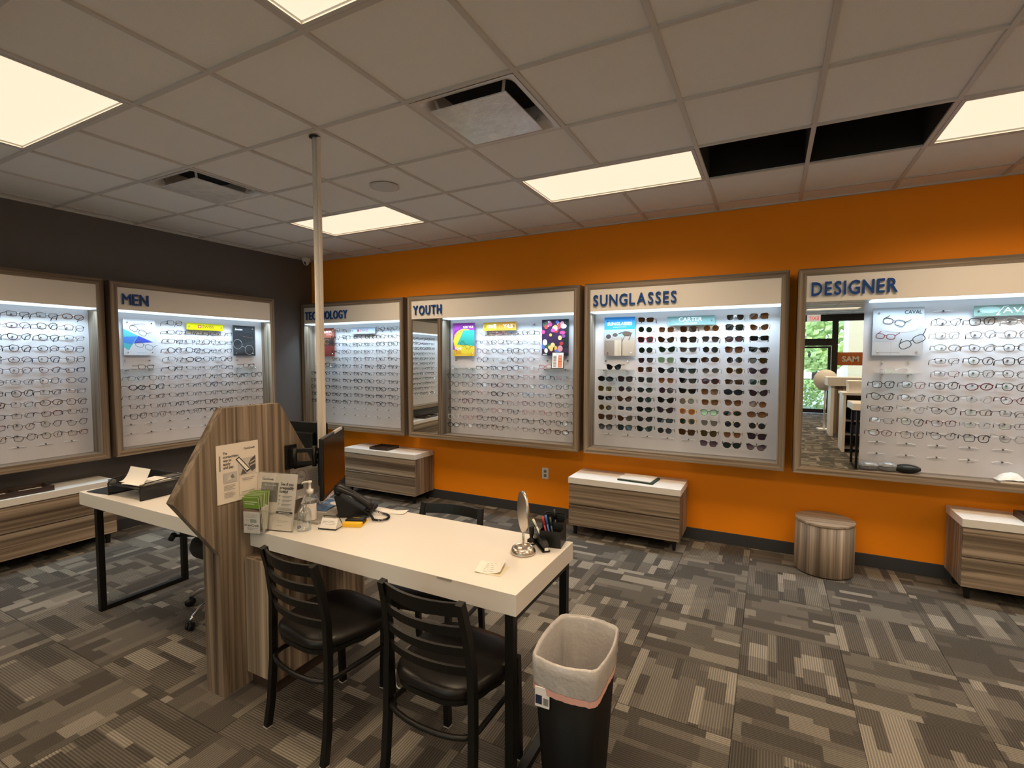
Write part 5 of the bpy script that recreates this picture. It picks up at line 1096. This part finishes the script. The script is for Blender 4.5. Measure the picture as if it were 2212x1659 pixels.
# ------------------------------------------------------------------ waste bin
t = thing('waste_bin', 'tall black rectangular waste bin with white liner beside the desk', 'bin', (4.838, -3.0, 0), math.radians(2))
def rrect(hx, hy, r, n=5, z=0, bx=0):
    P = []
    for cx, cy, a0 in ((hx - r, hy - r, 0), (-hx + r, hy - r, 90), (-hx + r, -hy + r, 180), (hx - r, -hy + r, 270)):
        for k in range(n): a_ = math.radians(a0 + 90 * k / (n - 1)); P.append((cx + r * math.cos(a_), cy + r * math.sin(a_), z))
    out = []
    for i in range(len(P)):
        a_, b_ = P[i], P[(i + 1) % len(P)]; out.append(a_)
        if i % n == n - 1:
            for q in (.2, .4, .6, .8):
                x, y = a_[0] + (b_[0] - a_[0]) * q, a_[1] + (b_[1] - a_[1]) * q; f = 1 + .10 * (4 * q * (1 - q)); out.append((x * (f if abs(x) > hx - .004 else 1), y * (f if abs(y) > hy - .004 else 1), z))
    return out
def dense(P, m_=3):
    out = []
    for i in range(len(P)):
        a_, b_ = Vector(P[i]), Vector(P[(i + 1) % len(P)])
        for q in range(3): out.append(tuple(a_.lerp(b_, q / 3)))
    return out
def shellof(rings, nm, m_, smooth=True, cap=False):
    n = len(rings[0]); b = MB().add([p for r_ in rings for p in r_], [(i * n + q, i * n + (q + 1) % n, (i + 1) * n + (q + 1) % n, (i + 1) * n + q) for i in range(len(rings) - 1) for q in range(n)], 0, smooth)
    if cap: b.add(rings[0], [tuple(range(n))])
    return b.build(nm, m_, t, fix=False)
HB_ = .585
shellof([rrect(.085, .125, .025, z=.0), rrect(.118, .162, .03, z=HB_), rrect(.114, .158, .028, z=HB_), rrect(.081, .121, .023, z=.01)], 'bin_body', mat('bin_plastic', (.004, .004, .004), .5, spec=.15), cap=True)
rr = random.Random(9)
def wob(P, amp, z): return [(x * (1 + rr.uniform(-amp, amp)), y * (1 + rr.uniform(-amp, amp)), z + rr.uniform(-amp, amp) * .12) for x, y, _ in P]
M_BAG = mat('translucent_liner', (.43, .415, .415), .25, 0, .6, noise=.12, nscale=30, bump=1.0, bscale=70)
def bagring(hx, hy, r, z, amp): 
    P = dense(rrect(hx, hy, r, 6), 9); return wob(P, amp, z)
inner = [bagring(.07, .11, .03, .13, .03), bagring(.085, .125, .035, .25, .025), bagring(.095, .137, .035, .38, .03), bagring(.103, .146, .035, .5, .02), bagring(.110, .154, .034, .58, .006)]
outer_ = [bagring(.117, .161, .036, .598, .004), bagring(.1225, .167, .037, .592, .004), bagring(.1225, .167, .037, .565, .010), bagring(.121, .166, .037, .54, .013), bagring(.120, .164, .037, .512, .010)]
for rg, sl in ((outer_[2], .2), (outer_[3], .3), (outer_[4], .45)):
    for i, (x, y, z) in enumerate(rg): rg[i] = (x, y, z + (y * .22 - x * .05) * sl - .01 * math.sin(5 * math.atan2(y, x)) * sl)
shellof(inner + outer_, 'liner', M_BAG, cap=True)
band = [[(x * 1.006, y * 1.006, z) for x, y, z in outer_[4]], [(x * .996, y * .996, z - .024) for x, y, z in outer_[4]]]
shellof(band, 'drawstring_band', mat('pink_drawstring', (.75, .42, .38), .4))
b = MB().box(-.098, -.045, -.172, -.168, .425, .495); b.build('price_label', flat((228, 228, 232)), t).rotation_euler = (0, 0, 0)
b = MB().box(-.096, -.072, -.1728, -.1722, .435, .467); b.build('label_print', flat((28, 36, 70)), t)
b = MB()
for k in range(7): b.box(-.067 + .0028 * k, -.0655 + .0028 * k, -.1728, -.1722, .435, .46)
b.build('barcode', flat((60, 60, 64)), t)
